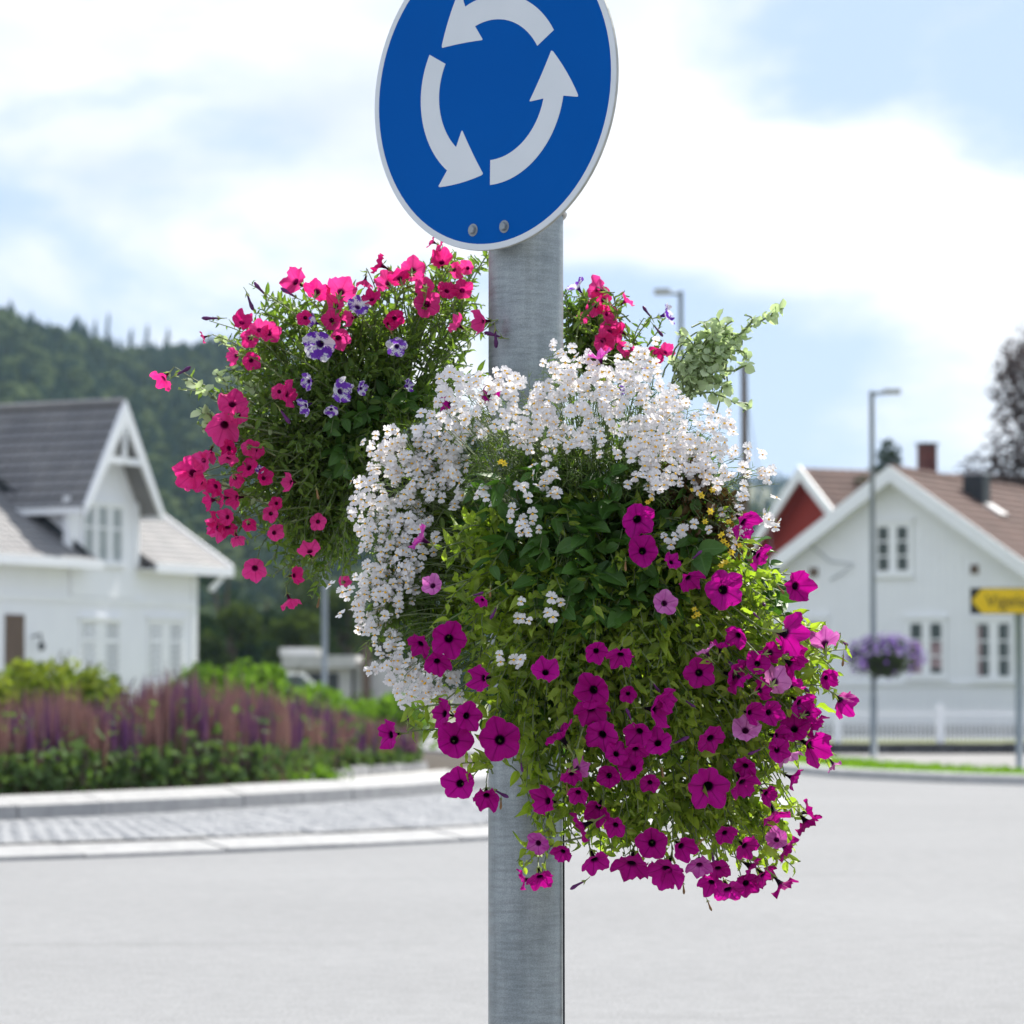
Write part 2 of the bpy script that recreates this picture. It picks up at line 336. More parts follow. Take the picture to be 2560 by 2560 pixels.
MT['conifer'] = leafmat('conifer', (.012, .030, .016), (.030, .054, .025), (0, 0, 0), .12, rough=.9, spec=.03, far=True, scale=.25)
MT['broadleaf'] = leafmat('broadleaf_tree', (.024, .044, .015), (.06, .085, .025), (0, 0, 0), .25, rough=.9, spec=.03, far=True, scale=.3)
MT['beech'] = leafmat('copper_beech', (.040, .032, .033), (.085, .066, .066), (0, 0, 0), .2, tcol=(1.3, .9, .8), rough=.8, spec=.1, far=True, scale=.8)
MT['hillground'] = noisy('hill_ground', (.05, .065, .025), (.13, .125, .06), scale=.03, rough=.95, coord='World')
MT['shrub_yellow'] = leafmat('yellow_green_shrub', (.075, .13, .02), (.18, .21, .045), (.3, .3, .1), .4, rough=.75, spec=.06, far=True, scale=1.5)
MT['shrub_green'] = leafmat('fresh_green_shrub', (.065, .135, .018), (.125, .22, .04), (.3, .3, .1), .4, rough=.75, spec=.06, far=True, scale=2)
MT['salvia_leaf'] = leafmat('salvia_leaf', (.025, .06, .02), (.10, .16, .06), (.1, .1, .1), .25, rough=.75, spec=.06, far=True, scale=4)
MT['salvia_purple'] = leafmat('salvia_spike', (.085, .035, .15), (.22, .11, .18), (.1, .1, .1), .25, tcol=(1.1, .9, 1), rough=.75, spec=.06, far=True, scale=2.2)
MT['salvia_pink'] = leafmat('salvia_spent_spike', (.20, .11, .12), (.31, .20, .17), (.1, .1, .1), .25, tcol=(1.1, .95, .9), rough=.75, spec=.06, far=True, scale=2.2)
MT['grass'] = leafmat('grass', (.09, .19, .02), (.18, .30, .04), (.2, .3, .1), .35, rough=.75, spec=.06, far=True, scale=1.5)
MT['lilac'] = leafmat('lilac_petal', (.15, .06, .35), (.42, .28, .62), (.4, .3, .6), .35, tcol=(1, 1, 1), rough=.75, spec=.06, far=True, scale=9)

# ------------------------------------------------------------------ the setting
def sheet(name, pts, z, m, kind='structure'):
    mb = MB(); mb.add([(x, y, z) for x, y in pts], [list(range(len(pts)))])
    return tag(mb.build(name, m), kind=kind)
sheet('ground', [(-3000, -200), (3000, -200), (3000, 5000), (-3000, 5000)], -0.03, MT['earth'])
CX, CY, RI, RO = -22.7, 38.3, 22.97, 27.5         # planted island, apron round it
# the road is one sheet round the island
sheet('road', [(-70, -30), (60, -30), (60, 36.0), (14, 35.2), (6.9, 36.9), (5.2, 39.0), (4.2, 41.2), (3.6, 45), (3.4, 52), (3.4, 120), (-4, 120), (-4, 64.5), (-70, 64.5)], -0.0, MT['asphalt'])
def ring(name, r0, r1, z0, z1, a0, a1, m, n=90, **k):
    mb = MB(); A = np.linspace(R(a0), R(a1), n)
    V = [(CX+r*math.cos(a), CY+r*math.sin(a), z) for a in A for r, z in ((r0, z0), (r1, z1))]
    mb.add(V, [(2*i, 2*i+1, 2*i+3, 2*i+2) for i in range(n-1)])
    return mb
A = np.linspace(0, 2*np.pi, 97)[:-1]
bed = MB(); bed.add([(CX+(RI-.1)*math.cos(a), CY+(RI-.1)*math.sin(a), .25) for a in A], [list(range(96))]); tag(bed.build('flower_bed_soil', MT['soil']), kind='structure')
# kerbs laid stone by stone
def kerb(name, loc, stones, m):
    root = empty(name, loc); tag(root, kind='structure'); o0 = np.array(root.location)
    for A_, B_ in stones:                                  # the two end profiles of one stone
        k = len(A_); mb = MB(); mb.add(np.vstack([A_, B_]), [(i, (i+1) % k, k+(i+1) % k, k+i) for i in range(k)]+[list(range(k))[::-1], list(range(k, 2*k))]); mb.build('kerb_stone', m, root, org=o0)
    return root
C2, R2 = np.array([-11.2, 32.5]), 14.0                     # outer edge of the apron is a tighter curve
def ro(a):
    d = np.array([math.cos(a), math.sin(a)]); f = np.array([CX, CY])-C2; b = np.dot(f, d); D = b*b-(np.dot(f, f)-R2*R2)
    return max(RI+1.2, -b+math.sqrt(D)) if D > 0 else RI+1.2
def arc_stones(rf, prof, a0, a1, ln):
    out = []; n = int(R(a1-a0)*rf(0)/ln); A = np.linspace(R(a0), R(a1), n+1)
    for i in range(n):
        a, b = A[i]+.0003, A[i+1]-.0003; j = random.uniform(-.006, .006); dz = random.uniform(-.004, .004)
        out.append([np.array([(CX+(rf(t)+r+j)*math.cos(t), CY+(rf(t)+r+j)*math.sin(t), z+dz) for r, z in prof]) for t in (a, b)])
    return out
kerb('inner_kerb', (CX, CY, 0), arc_stones(lambda t: RI, [(-.34, .05), (.02, .05), (.02, .215), (-.015, .225), (-.18, .285), (-.34, .285)], -60, 25, 1.0), MT['granite'])
kerb('outer_kerb', (CX, CY, 0), arc_stones(ro, [(-.34, -.02), (0, -.02), (0, .025), (-.02, .033), (-.28, .085), (-.34, .085)], -60, 25, 1.0), MT['granite'])
ap = MB(); AA = np.linspace(R(-60), R(25), 101)
ap.add([(CX+r*math.cos(a), CY+r*math.sin(a), .098) for a in AA for r in (RI, ro(a)-.32)], [(2*i, 2*i+1, 2*i+3, 2*i+2) for i in range(100)]); tag(ap.build('apron', MT['joint']), kind='structure')
# cobbles of the apron (only the visible sector)
proto_cob = []
for s in range(3):
    mb = MB(); b = .82 + .04*s
    mb.add([(x, y, z) for z, k in ((0, 1), (.6, 1), (1, b)) for x, y in ((-.5*k, -.5*k), (.5*k, -.5*k), (.5*k, .5*k), (-.5*k, .5*k))],
           [(i, (i+1) % 4, 4+(i+1) % 4, 4+i) for i in range(4)]+[(4+i, 4+(i+1) % 4, 8+(i+1) % 4, 8+i) for i in range(4)]+[(8, 9, 10, 11)])
    proto_cob.append(mb)
cob_me = [m.mesh('cobblestone', MT['granite_cobble']) for m in proto_cob]
cob_p = [dict(V=np.vstack(m.V), F=m.F, uv=np.vstack(m.U)) for m in proto_cob]
cobs = []
r = RI + .03; row = 0
while r < RO:
    d = .135; n = int(R(75)*r/.165)
    for i in range(n):
        a = R(-55) + (i + .5*(row % 2))*R(75)/n
        p = np.array([CX+(r+d/2)*math.cos(a), CY+(r+d/2)*math.sin(a), 0.]); px, py = pxof(p)
        if -60 < px < 2620 and r+d < ro(a)-.34:
            z = .104
            M = Matrix.Translation((p[0], p[1], z-.03)) @ Matrix.Rotation(a+random.uniform(-.08, .08), 4, 'Z') @ Matrix.Diagonal((d*random.uniform(.90, .97), .152*random.uniform(.90, .985), .028+random.uniform(0, .007), 1))
            cobs.append((p[1], M))
    r += d; row += 1
cobs.sort(key=lambda q: q[0])
cr = empty('cobbled_apron', (CX, CY, 0)); tag(cr, kind='structure'); Ti = Matrix.Translation((-CX, -CY, 0))
for k, (_, M) in enumerate(cobs[:300]): link('cobblestone', cob_me[k % 3], cr, Ti @ M)
mb = MB()
for k, (_, M) in enumerate(cobs[300:]): mb.proto(cob_p[k % 3], Ti @ M)
tag(mb.build('cobblestone', MT['granite_cobble'], cr), kind='stuff')

# right-hand kerb, verge and pavement
KP = [(14.5, 35.0), (10, 35.8), (6.9, 36.9), (5.2, 39.0), (4.2, 41.2), (3.6, 45), (3.4, 52), (3.4, 60)]
def dens(P, ln):
    P = np.array(P, float); S = np.r_[0, np.cumsum(np.linalg.norm(np.diff(P, axis=0), axis=1))]; t = np.linspace(0, S[-1], max(2, int(S[-1]/ln)+1))
    return np.c_[np.interp(t, S, P[:, 0]), np.interp(t, S, P[:, 1])]
def side(P, off):
    T = np.gradient(P, axis=0); T /= np.linalg.norm(T, axis=1)[:, None]; return P + np.c_[T[:, 1], -T[:, 0]]*off
K = dens(KP, 1.0); Ko = side(K, .18)
stones = []
for i in range(len(K)-1):
    en = []
    for f0 in (.003, .997):
        a, d = K[i]*(1-f0)+K[i+1]*f0, Ko[i]*(1-f0)+Ko[i+1]*f0; en.append(np.array([(*a, -.02), (*a, .10), (*(a*.85+d*.15), .12), (*d, .12), (*d, -.02)]))
    stones.append(en)
kerb('roadside_kerb', (K[0][0], K[0][1], 0), stones, MT['concrete'])
Kg = side(K, .19)
VP = np.array([(14.5, 38.2), (10, 39.2), (7, 41.7), (5.6, 45), (4.9, 49), (4.6, 60)], float); VS = np.r_[0, np.cumsum(np.linalg.norm(np.diff(VP, axis=0), axis=1))]
tt = np.linspace(0, VS[-1], len(K)); Kg2 = np.c_[np.interp(tt, VS, VP[:, 0]), np.interp(tt, VS, VP[:, 1])]
gv = MB(); n = len(K)
gv.add(np.vstack([np.c_[Kg, np.full(n, .10)], np.c_[Kg2, np.full(n, .055)]]), [(i, i+1, n+i+1, n+i) for i in range(n-1)])
tag(gv.build('grass_verge', MT['grass']), kind='structure')
# pavement beyond the verge
pv = MB(); Kp2 = side(Kg2, 30)
pv.add(np.vstack([np.c_[Kg2, np.full(n, .012)], np.c_[Kp2, np.full(n, .012)]]), [(i, i+1, n+i+1, n+i) for i in range(n-1)])
tag(pv.build('pavement', MT['paving']), kind='structure')
mb = MB()
for _ in range(9000):
    i = random.randrange(n); u_ = random.random(); p = (Kg[i]*(1-u_)+Kg2[i]*u_)+np.array([random.uniform(-.5, .5), random.uniform(-.5, .5)])*min(1, 4*u_*(1-u_))
    h = random.uniform(.03, .10); a = random.uniform(0, 6.28); wv = np.array([math.cos(a), math.sin(a)])*.02; ln = np.array([random.uniform(-.04, .04), random.uniform(-.04, .04)])
    zg = .10-.045*u_; mb.add([(*(p-wv), zg), (*(p+wv), zg), (*(p+ln), zg+h)], [(0, 1, 2)])
tag(mb.build('grass', MT['grass']), kind='stuff')

# ------------------------------------------------------------------ hills and forest
def ground_h(x, y):
    """height of the wooded hill on the left and the far ridge on the right"""
    r = np.clip((y-330)/600, 0, 1); r = r*r*(3-2*r)
    rx = np.interp(x/np.maximum(y, 1), [-.30, -.16, -.131, -.118, -.09, -.02, .05, .12], [1.12, 1.0, .93, .90, .885, .74, .48, .40])
    near = 103*r*rx + 3*np.sin(x*.05+y*.02)*r + 2*np.sin(y*.045-x*.03)*r
    r2 = np.clip((y-1200)/500, 0, 1); far = (103+10*np.sin(x*.01+1))*r2*r2*(3-2*r2)
    return np.maximum(near, far)*1.0 - .4
xs = np.linspace(-700, 800, 90); ys = np.r_[np.linspace(325, 960, 50), np.linspace(980, 2000, 30)]
X, Yg = np.meshgrid(xs, ys); Z = ground_h(X, Yg)
mb = MB(); nx = len(xs); mb.add(np.c_[X.ravel(), Yg.ravel(), Z.ravel()], [(j*nx+i, j*nx+i+1, (j+1)*nx+i+1, (j+1)*nx+i) for j in range(len(ys)-1) for i in range(nx-1)])
tag(mb.build('hill', MT['hillground'], smooth=True), kind='structure')
def conifer_pts(mb, p, h, w, seg=7, tiers=4, mi=0, sway=.1):
    for k in range(tiers):
        z0 = h*(.12 + .74*k/tiers); z1 = min(h, z0 + h*(.40 if k < tiers-1 else .3)); rr = w*(1-.80*k/tiers)
        a0 = random.random()*6.28; dx, dy = random.uniform(-sway, sway)*w, random.uniform(-sway, sway)*w
        V = []
        for i in range(seg):
            q = rr*random.uniform(.6, 1.15); a = a0 + i*6.283/seg; V.append((p[0]+dx+q*math.cos(a), p[1]+dy+q*math.sin(a), p[2]+z0+random.uniform(-.06, .06)*h))
        V.append((p[0]+dx*.3, p[1]+dy*.3, p[2]+z1)); mb.add(V, [(i, (i+1) % seg, seg) for i in range(seg)], mi)
def lump(mb, p, rx, rz, mi=0, seg=8, rows=5, jag=.28):
    V = []; F = []
    for j in range(rows+1):
        t = math.pi*j/rows
        for i in range(seg):
            a = 6.283*(i+.5*(j % 2))/seg; q = 1+random.uniform(-jag, jag)
            V.append((p[0]+rx*q*math.sin(t)*math.cos(a), p[1]+rx*q*math.sin(t)*math.sin(a), p[2]+rz*(1-math.cos(t))*.95*(1+random.uniform(-jag, jag)*.2)))
    F = [(j*seg+i, j*seg+(i+1) % seg, (j+1)*seg+(i+1) % seg, (j+1)*seg+i) for j in range(rows) for i in range(seg)]
    mb.add(V, F, mi)
fo = MB(); cnt = 0
while cnt < 8600:
    if cnt < 4300: y = random.uniform(345, 935); x = random.uniform(-.175, .02)*y
    elif cnt < 7300: y = random.uniform(345, 935); x = (random.uniform(-.42, -.175) if random.random() < .7 else random.uniform(.02, .14))*y
    else: y = random.uniform(1250, 1720); x = random.uniform(.02, .20)*y
    cnt += 1
    z = float(ground_h(np.array(x), np.array(y)))
    v = math.sin(x*.035+1.3)+math.sin(y*.021+x*.013)+math.sin(x*.09+y*.06)*.5
    if v > 1.35 and y < 1000 and random.random() < .75: continue
    if random.random() < (.72 if v < .3 else .42) or y > 1000: conifer_pts(fo, (x, y, z-.3), random.uniform(5, 9.5), random.uniform(1.9, 3.4), 6, 3)
    else: lump(fo, (x, y, z-.3), random.uniform(2, 4), random.uniform(2.5, 4), 1, 7, 4)
tag(fo.build('forest', [MT['conifer'], MT['broadleaf']]), kind='stuff')
# skyline trees one can tell apart
SKY_L = ['dark ridge tree cut by the left edge of the photo', 'tallest ridge tree, right beside the left edge', 'ridge tree third from the left, a narrow dark top', 'ridge tree fourth from the left, before the broad leaning one', 'broad leaning dark tree standing clear above the ridge', 'narrow tree close beside the broad leaning ridge tree', 'thin lone ridge tree right of the broad leaning one', 'thin tall ridge tree left of the gap above the white gable', 'thin lone ridge tree standing above the white gable peak', 'thin ridge tree just right of the white gable peak', 'slim ridge tree beside the reddish bud at the far left', 'low dark ridge tree between the gable and the flowers', 'low ridge tree just left of the hot pink flowers', 'ridge tree partly hidden by the hot pink flowers']
for k, (px, py, hpx, wd) in enumerate([(12, 760, 120, 2.2), (24, 745, 140, 3.2), (80, 775, 100, 2.6), (122, 800, 100, 2.6), (193, 785, 150, 4.5), (207, 800, 120, 3), (240, 790, 110, 1.4), (271, 775, 110, 1.2), (330, 815, 100, 1.6), (368, 805, 110, 1.3), (420, 815, 90, 2.0), (386, 850, 70, 2.4), (455, 850, 60, 2.4), (505, 845, 80, 2)]):
    Yt = 905; top = at(px, py, Yt); h = hpx/FPX*Yt
    gz = float(ground_h(np.array(top[0]), np.array(top[1]))); h = max(6.0, top[2]-gz); root = empty('skyline_tree', (top[0], top[1], top[2]-h))
    tag(root, SKY_L[k], 'tree', 'trees along the hill skyline')
    mb = MB(); mb.tube([(0, 0, -4), (0, 0, h*.9)], [.25, .08], 5); mb.build('trunk', MT['bark'], root)
    mb = MB(); conifer_pts(mb, (0, 0, h*.15), h*.85, wd, 6, 5, sway=.35); mb.build('crown', MT['conifer'], root)

def leaf_cloud(mb, c, rad, n, size, squash=1.0, hollow=.35, mi=0):
    c = np.array(c); d = rng.normal(size=(n, 3)); d /= np.linalg.norm(d, axis=1)[:, None]; q = hollow + (1-hollow)*rng.random(n)**.6
    P = c + d*(np.array(rad)*np.array([1, 1, squash]))*q[:, None]
    for p in P:
        a = rng.normal(size=3); a /= np.linalg.norm(a); b = np.cross(a, rng.normal(size=3)); b /= np.linalg.norm(b)+1e-9; s = size*rng.uniform(.6, 1.4)
        mb.add([p-a*s, p+b*s*.5, p+a*s, p-b*s*.5], [(0, 1, 2, 3)], mi)
def tree(name, label, base, h, w, m, n=700, leaf=.25, group=None, blobs=9, trunk=.25, low=.3):
    root = empty(name, base); tag(root, label, 'tree', group)
    mb = MB(); mb.tube([(0, 0, -.2), (random.uniform(-.1, .1), 0, h*.4), (random.uniform(-.3, .3), .1, h*.85)], [trunk, trunk*.7, trunk*.2], 7); mb.build('trunk', MT['bark'], root)
    lb = MB(); cr_ = MB()
    for k in range(blobs):
        a = random.uniform(0, 6.28); t = random.random(); zz = h*(low + (1-low)*t*.86); rr = w*random.uniform(.25, .8)*(1.05-.55*t)
        c = (rr*math.cos(a), rr*math.sin(a), zz); s = w*random.uniform(.35, .55)*(1.1-.45*t)
        lb.tube([(0, 0, h*low*.9 + .3*(zz-h*low)), (c[0]*.5, c[1]*.5, zz*.85), c], [trunk*.4, trunk*.25, trunk*.06], 5)
        leaf_cloud(cr_, c, (s, s, s), n//blobs, leaf, .8)
    lb.build('limbs', MT['bark'], root).name = 'limb'
    cr_.build('crown', m, root); return root
# copper beech at the right edge, conifer behind the white house
tree('copper_beech', 'dark purple-leaved tree towering at the right edge behind the roofs', (at(2690, 1730, 108)[0], 108, 0), 14.0, 4.1, MT['beech'], 15000, .11, blobs=60, low=.42)
b0 = at(2226, 1730, 112); top = at(2228, 1098, 112)
root = empty('spruce_tree', (b0[0], b0[1], 0)); tag(root, 'dark spruce top rising behind the ridge of the white gabled house', 'tree')
mb = MB(); mb.tube([(0, 0, 0), (0, 0, top[2]*.95)], [.2, .03], 6); mb.build('trunk', MT['bark'], root)
mb = MB(); 
for k in range(1500):
    t = random.random()**.7; rr_ = (2.9*t+.10)*random.uniform(.25, 1.1)*(1+.3*math.sin(t*31)); a = random.uniform(0, 6.283); leaf_cloud(mb, (rr_*math.cos(a), rr_*math.sin(a), top[2]-4.4*t-.25*rr_), (.05, .05, .05), 1, .15)
mb.n; mb.build('crown', MT['conifer'], root)
for i, (px, Y, h, wd, mm, lab) in enumerate([(505, 130, 4.4, 2.0, 'conifer', 'dark dense tree right behind the corner of the left white house'), (570, 125, 5.0, 2.2, 'broadleaf', 'olive green rounded tree left of the grey lamp post, behind the parked car'),
        (650, 140, 6.0, 2.6, 'conifer', 'dark tree behind the low garage roof, under the pink flowers'), (730, 118, 4.2, 2.0, 'broadleaf', 'light olive bushy tree just above the garage roof'), (860, 126, 5.4, 2.4, 'broadleaf', 'green tree beside the white nemesia flowers, right of the garage'),
        (560, 165, 8.5, 3.2, 'conifer', 'tall dark tree on the hill foot beside the left house roof'), (780, 170, 8.5, 3.4, 'broadleaf', 'tall mid green tree high behind the grey lamp post'), (960, 150, 7.5, 3.0, 'conifer', 'dark tree mostly hidden behind the white flowers')]):
    tree('tree', lab, (at(px, 1730, Y)[0], Y, 0), h, wd, MT[mm], 1500, .2, blobs=10, low=.15)

# ------------------------------------------------------------------ buildings
def tile_roof(p0, U, V, nu, nv, amp=.035, step=.04, sub=4):
    """pantiled slope: U along the eave, V up the slope; courses overlap and tiles are rolled"""
    p0, U, V = (np.asarray(q, float) for q in (p0, U, V)); nrm = np.cross(U, V); nrm /= np.linalg.norm(nrm)
    if nrm[2] < 0: nrm = -nrm
    mb = MB(); W_ = nu*sub+1
    for j in range(nv):
        rows = []
        for t, lift in ((j/nv, step), ((j+1.0)/nv, 0.004)):
            u = np.arange(W_)/(nu*sub); hgt = amp*np.abs(np.sin(np.pi*u*nu))**.8 + lift
            rows.append(p0 + u[:, None]*U + t*V + hgt[:, None]*nrm)
        lip = p0 + (np.arange(W_)/(nu*sub))[:, None]*U + (j/nv)*V
        mb.add(np.vstack([lip, rows[0], rows[1]]), [(a*W_+i, a*W_+i+1, (a+1)*W_+i+1, (a+1)*W_+i) for a in (0, 1) for i in range(W_-1)])
    under = MB(); q = [p0, p0+U, p0+U+V, p0+V]; mb.prism(np.array(q)-nrm*.06, nrm*.05)
    return mb
def window(root, u0, u1, z0, z1, sashes, muntins, v=0.0, fr=.07, out=.05, curtain=None, transom=None):
    """frame with its sashes; window faces local -v"""
    f = MB(); f.box(u0-fr, u0, v-out, v+.02, z0-fr, z1+fr); f.box(u1, u1+fr, v-out, v+.02, z0-fr, z1+fr)
    f.box(u0, u1, v-out, v+.02, z1, z1+fr); f.box(u0, u1, v-out-.03, v+.02, z0-fr, z0)
    for k in range(len(sashes)-1): f.box(sashes[k][1], sashes[k+1][0], v-out+.01, v+.02, z0, z1)
    w_ = f.build('window', MT['trim'], root)
    hd = MB(); hd.box(u0-fr-.06, u1+fr+.06, v-out-.04, v+.02, z1+fr+.002, z1+fr+.07); hd.build('window_head', MT['trim'], w_)
    sl = MB(); sl.box(u0-fr-.05, u1+fr+.05, v-out-.05, v+.02, z0-fr-.06, z0-fr-.002); sl.build('window_sill', MT['trim'], w_)
    for k, (a, b) in enumerate(sashes):
        gl = MB(); gl.box(a, b, v-.008, v+.012, z0, z1); gl.build('pane', MT['glass'], w_)
        for zz in muntins:
            mm = MB(); mm.box(a, b, v-.035, v-.009, zz-.025, zz+.025); mm.build('muntin', MT['trim'], w_)
        if curtain:
            c = MB(); c0, c1, f0, f1, mn = curtain[k]
            c.box(a+(b-a)*c0, a+(b-a)*c1, v-.0085-.004, v-.0085, z0+(z1-z0)*f0, z0+(z1-z0)*f1); c.build('curtain', MT[mn], w_)
    return w_
# --- left house: gabled dormer over a long pantiled slope that faces right
PSI = R(62)
lh = empty('white_house', (at(487, 1730, 72)[0], 72, 0), PSI); tag(lh, 'white wooden house with steep gabled dormer and grey tiled roofs, at left', 'house')
U0 = -13.0; EAV = 3.80; SL = 1.63/2.52
mb = MB(); mb.box(U0, 0, 0, 6.6, 0, EAV); mb.prism([(0, 0, EAV), (0, 6.6, EAV), (0, 3.3, EAV+3.3*SL-.02)], (U0, 0, 0)); mb.build('wall', MT['white'], lh)
for z in np.arange(.5, 3.0, .145):                       # clapboards
    mb = MB(); mb.prism([(U0, -.004, z), (U0, -.022, z), (U0, -.004, z+.14)], (-U0, 0, 0)); mb.build('clapboard', MT['white'], lh)
mb = MB(); mb.box(U0, .02, -.05, -.001, 2.98, 3.12); mb.build('string_course', MT['trim'], lh)
mb = MB(); mb.box(-.16, .03, -.045, -.002, 0, EAV-.1); mb.build('corner_board', MT['trim'], lh)
def slope(u0, u1): return tile_roof((u0, -.5, EAV+.06), (u1-u0, 0, 0), (0, 3.8, 3.8*SL), int((u1-u0)/.27), 20, step=.02)
for a_, b_ in ((U0, -4.36), (-2.3, .73)): slope(a_, b_).build('roof', MT['greytile'], lh)
tile_roof((U0, 7.1, EAV+.06), (.73-U0, 0, 0), (0, -3.8, 3.8*SL), int((.73-U0)/.27), 12).build('roof', MT['greytile'], lh)
for a, b in ((U0, -4.34), (-2.32, .73)):
    mb = MB(); mb.box(a, b, -.56, -.505, EAV-.10, EAV+.10); mb.build('fascia', MT['trim'], lh)
    mb = MB(); mb.box(a, b, -.50, -.002, EAV-.05, EAV-.012); mb.build('soffit', MT['trim'], lh)
for s_ in ((-.5, 1), (7.1, -1)):
    mb = MB(); y0, sg = s_
    mb.prism([(.735, y0, EAV-.08), (.735, y0, EAV+.16), (.735, y0+sg*3.8, EAV+.16+3.8*SL), (.735, y0+sg*3.8, EAV-.08+3.8*SL)], (.06, 0, 0)); mb.build('bargeboard', MT['trim'], lh)
mb = MB(); mb.prism([(.05, -.45, EAV-.45), (.62, -.45, EAV-.06), (.62, -.45, EAV+.0), (.0, -.45, EAV-.36)], (0, .1, 0)); mb.build('bracket', MT['trim'], lh)
# dormer
GU, GH, GZ, GE = -3.62, 1.34, 7.22, 5.10
mb = MB(); ez = 5.25
mb.box(-4.8, -2.45, -.06, 4.2, 3.13, ez); mb.prism([(-4.8, -.06, ez), (-2.45, -.06, ez), (GU, -.06, ez+1.175*(GZ-GE)/GH-.05)], (0, 4.26, 0)); mb.build('dormer_wall', MT['white'], lh)
for sg in (-1, 1):
    o_ = np.array([GU+sg*GH*1.06, -.55, GE-.06*(GZ-GE)])
    tile_roof(o_, (0, 5.6, 0), (-sg*GH*1.06, 0, (GZ-GE)*1.06), 20, 10, amp=.03, step=.05).build('dormer_roof', MT['greytile'], lh)
    mb = MB(); x0 = GU+sg*GH*1.08; z0 = GE-.08*(GZ-GE)
    mb.prism([(x0, -.62, z0-.12), (x0, -.62, z0+.10), (GU, -.62, GZ+.14), (GU, -.62, GZ-.34)], (0, .08, 0)); mb.build('bargeboard', MT['trim'], lh)
    mb = MB(); mb.box(x0-.05 if sg < 0 else x0-.04, x0+.04 if sg < 0 else x0+.05, -.5, 4.6, z0-.08, z0+.06); mb.build('fascia', MT['trim'], lh)
mb = MB(); mb.box(GU-.05, GU+.05, -.60, -.52, 6.0, GZ-.3); mb.build('king_post', MT['trim'], lh)
mb = MB(); mb.box(GU-.75, GU+.75, -.60, -.5, 5.98, 6.12); mb.build('collar_beam', MT['trim'], lh)
mb = MB(); mb.tube([(GU, -.55, GZ+.1), (GU, 5.0, GZ+.1)], .09, 8); mb.build('ridge_cap', MT['greytile'], lh)
mb = MB(); mb.box(-5.0, -4.78, -.12, .02, EAV+.3, ez-.02); mb.build('corner_board', MT['trim'], lh)
mb = MB(); mb.box(-2.5, -2.36, -.11, .02, EAV+.02, ez-.02); mb.build('corner_board', MT['trim'], lh)
mb = MB(); mb.prism([(-4.84, -.45, EAV+.16), (-4.84, 2.3, EAV+.16+2.75*SL), (-4.84, 2.3, EAV+.42+2.75*SL), (-4.84, -.45, EAV+.3)], (.035, 0, 0)); mb.build('flashing', MT['darkmetal'], lh)
window(lh, -4.40, -3.02, 3.92, 5.06, [(-4.40, -4.05), (-3.89, -3.53), (-3.37, -3.02)], [4.62], v=-.06, curtain=[(0, 1, 0, 1, 'sheer')]*3)
CU = [(0.0, .35, .0, 1, 'curtain'), (.1, .9, .0, 1, 'curtain')]
window(lh, -4.36, -3.02, 1.36, 2.58, [(-4.36, -3.88), (-3.50, -3.02)], [2.2], curtain=CU)
window(lh, -1.84, -.60, 1.36, 2.62, [(-1.84, -1.38), (-1.06, -.60)], [2.24], curtain=CU)
mb = MB(); mb.box(-7.05, -6.4, -.04, -.002, .4, 2.7); d_ = mb.build('door', MT['brownwood'], lh)
mb = MB(); mb.tube([(-6.1, -.02, 2.25), (-6.1, -.22, 2.3), (-6.1, -.25, 2.1)], .025, 6); lump(mb, (-6.1, -.25, 1.95), .08, .1, seg=8, rows=6, jag=0); mb.build('wall_lamp', MT['darkmetal'], lh)
mb = MB(); mb.box(-6.2, -5.9, 2.5, 3.0, 5.5, 7.0); mb.build('chimney', MT['brick'], lh)

# --- right house: white gable end with brown tiled roof
k_ = 85/62; YH = 85
rh = empty('gabled_house', (at(2246, 1730, YH)[0], YH, 0), R(-28)); tag(rh, 'white wooden house with broad gable end and sunlit brown tiled roof, at right', 'house')
ZF = lambda z: 1.1+(z-1.1)*k_
AP = ZF(5.40); SR = .70; HW = 5.6; EZ = AP - HW*SR; DP = 12.0
mb = MB(); mb.box(-HW+.4, HW-.4, 0, DP, 0, EZ+.28); mb.prism([(-HW+.4, 0, EZ+.28), (HW-.4, 0, EZ+.28), (0, 0, AP-.06)], (0, DP, 0)); mb.build('wall', MT['white'], rh)
bs = .22                                               # upright boarding, board by board
for i in range(int((2*HW-.8)/bs)):
    u = -HW+.4+i*bs; um = u+bs/2; zt = AP-.30-abs(um)*SR-.05
    mb = MB(); mb.box(u+.012, u+bs-.012, -.024, -.002, .25, max(.4, zt)); mb.build('board', MT['white'], rh)
for sg in (-1, 1):
    o_ = np.array([sg*(HW+.1), -.5, EZ-.07]); tile_roof(o_, (0, DP+1, 0), (-sg*(HW+.1), 0, (HW+.1)*SR), 40, 20, amp=.04).build('roof', MT['browntile'], rh)
    mb = MB(); mb.prism([(sg*(HW+.15), -.58, EZ-.45), (sg*(HW+.15), -.58, EZ-.02), (0, -.58, AP+.09), (0, -.58, AP-.34)], (0, .06, 0)); mb.build('bargeboard', MT['trim'], rh)
    mb = MB(); mb.prism([(sg*(HW+.1), -.50, EZ-.30), (sg*(HW+.1), -.50, EZ-.22), (0, -.50, AP-.14), (0, -.50, AP-.22)], (0, .49, 0)); mb.build('soffit', MT['trim'], rh)
mb = MB(); mb.tube([(0, -.5, AP+.02), (0, DP+.5, AP+.02)], .11, 8); mb.build('ridge_cap', MT['browntile'], rh)
def RW(u0, u1, z0, z1, gap, munt, cur=None):
    u0, u1, gap = (u0-.25)*k_, (u1-.25)*k_, gap*k_; z0, z1 = ZF(z0), ZF(z1); m_ = (u0+u1)/2
    window(rh, u0, u1, z0, z1, [(u0, m_-gap/2), (m_+gap/2, u1)], [z0+(z1-z0)*q for q in munt], v=-.026, fr=.13, curtain=cur)
RW(-.14, .48, 3.45, 4.30, .17, (.33, .67))
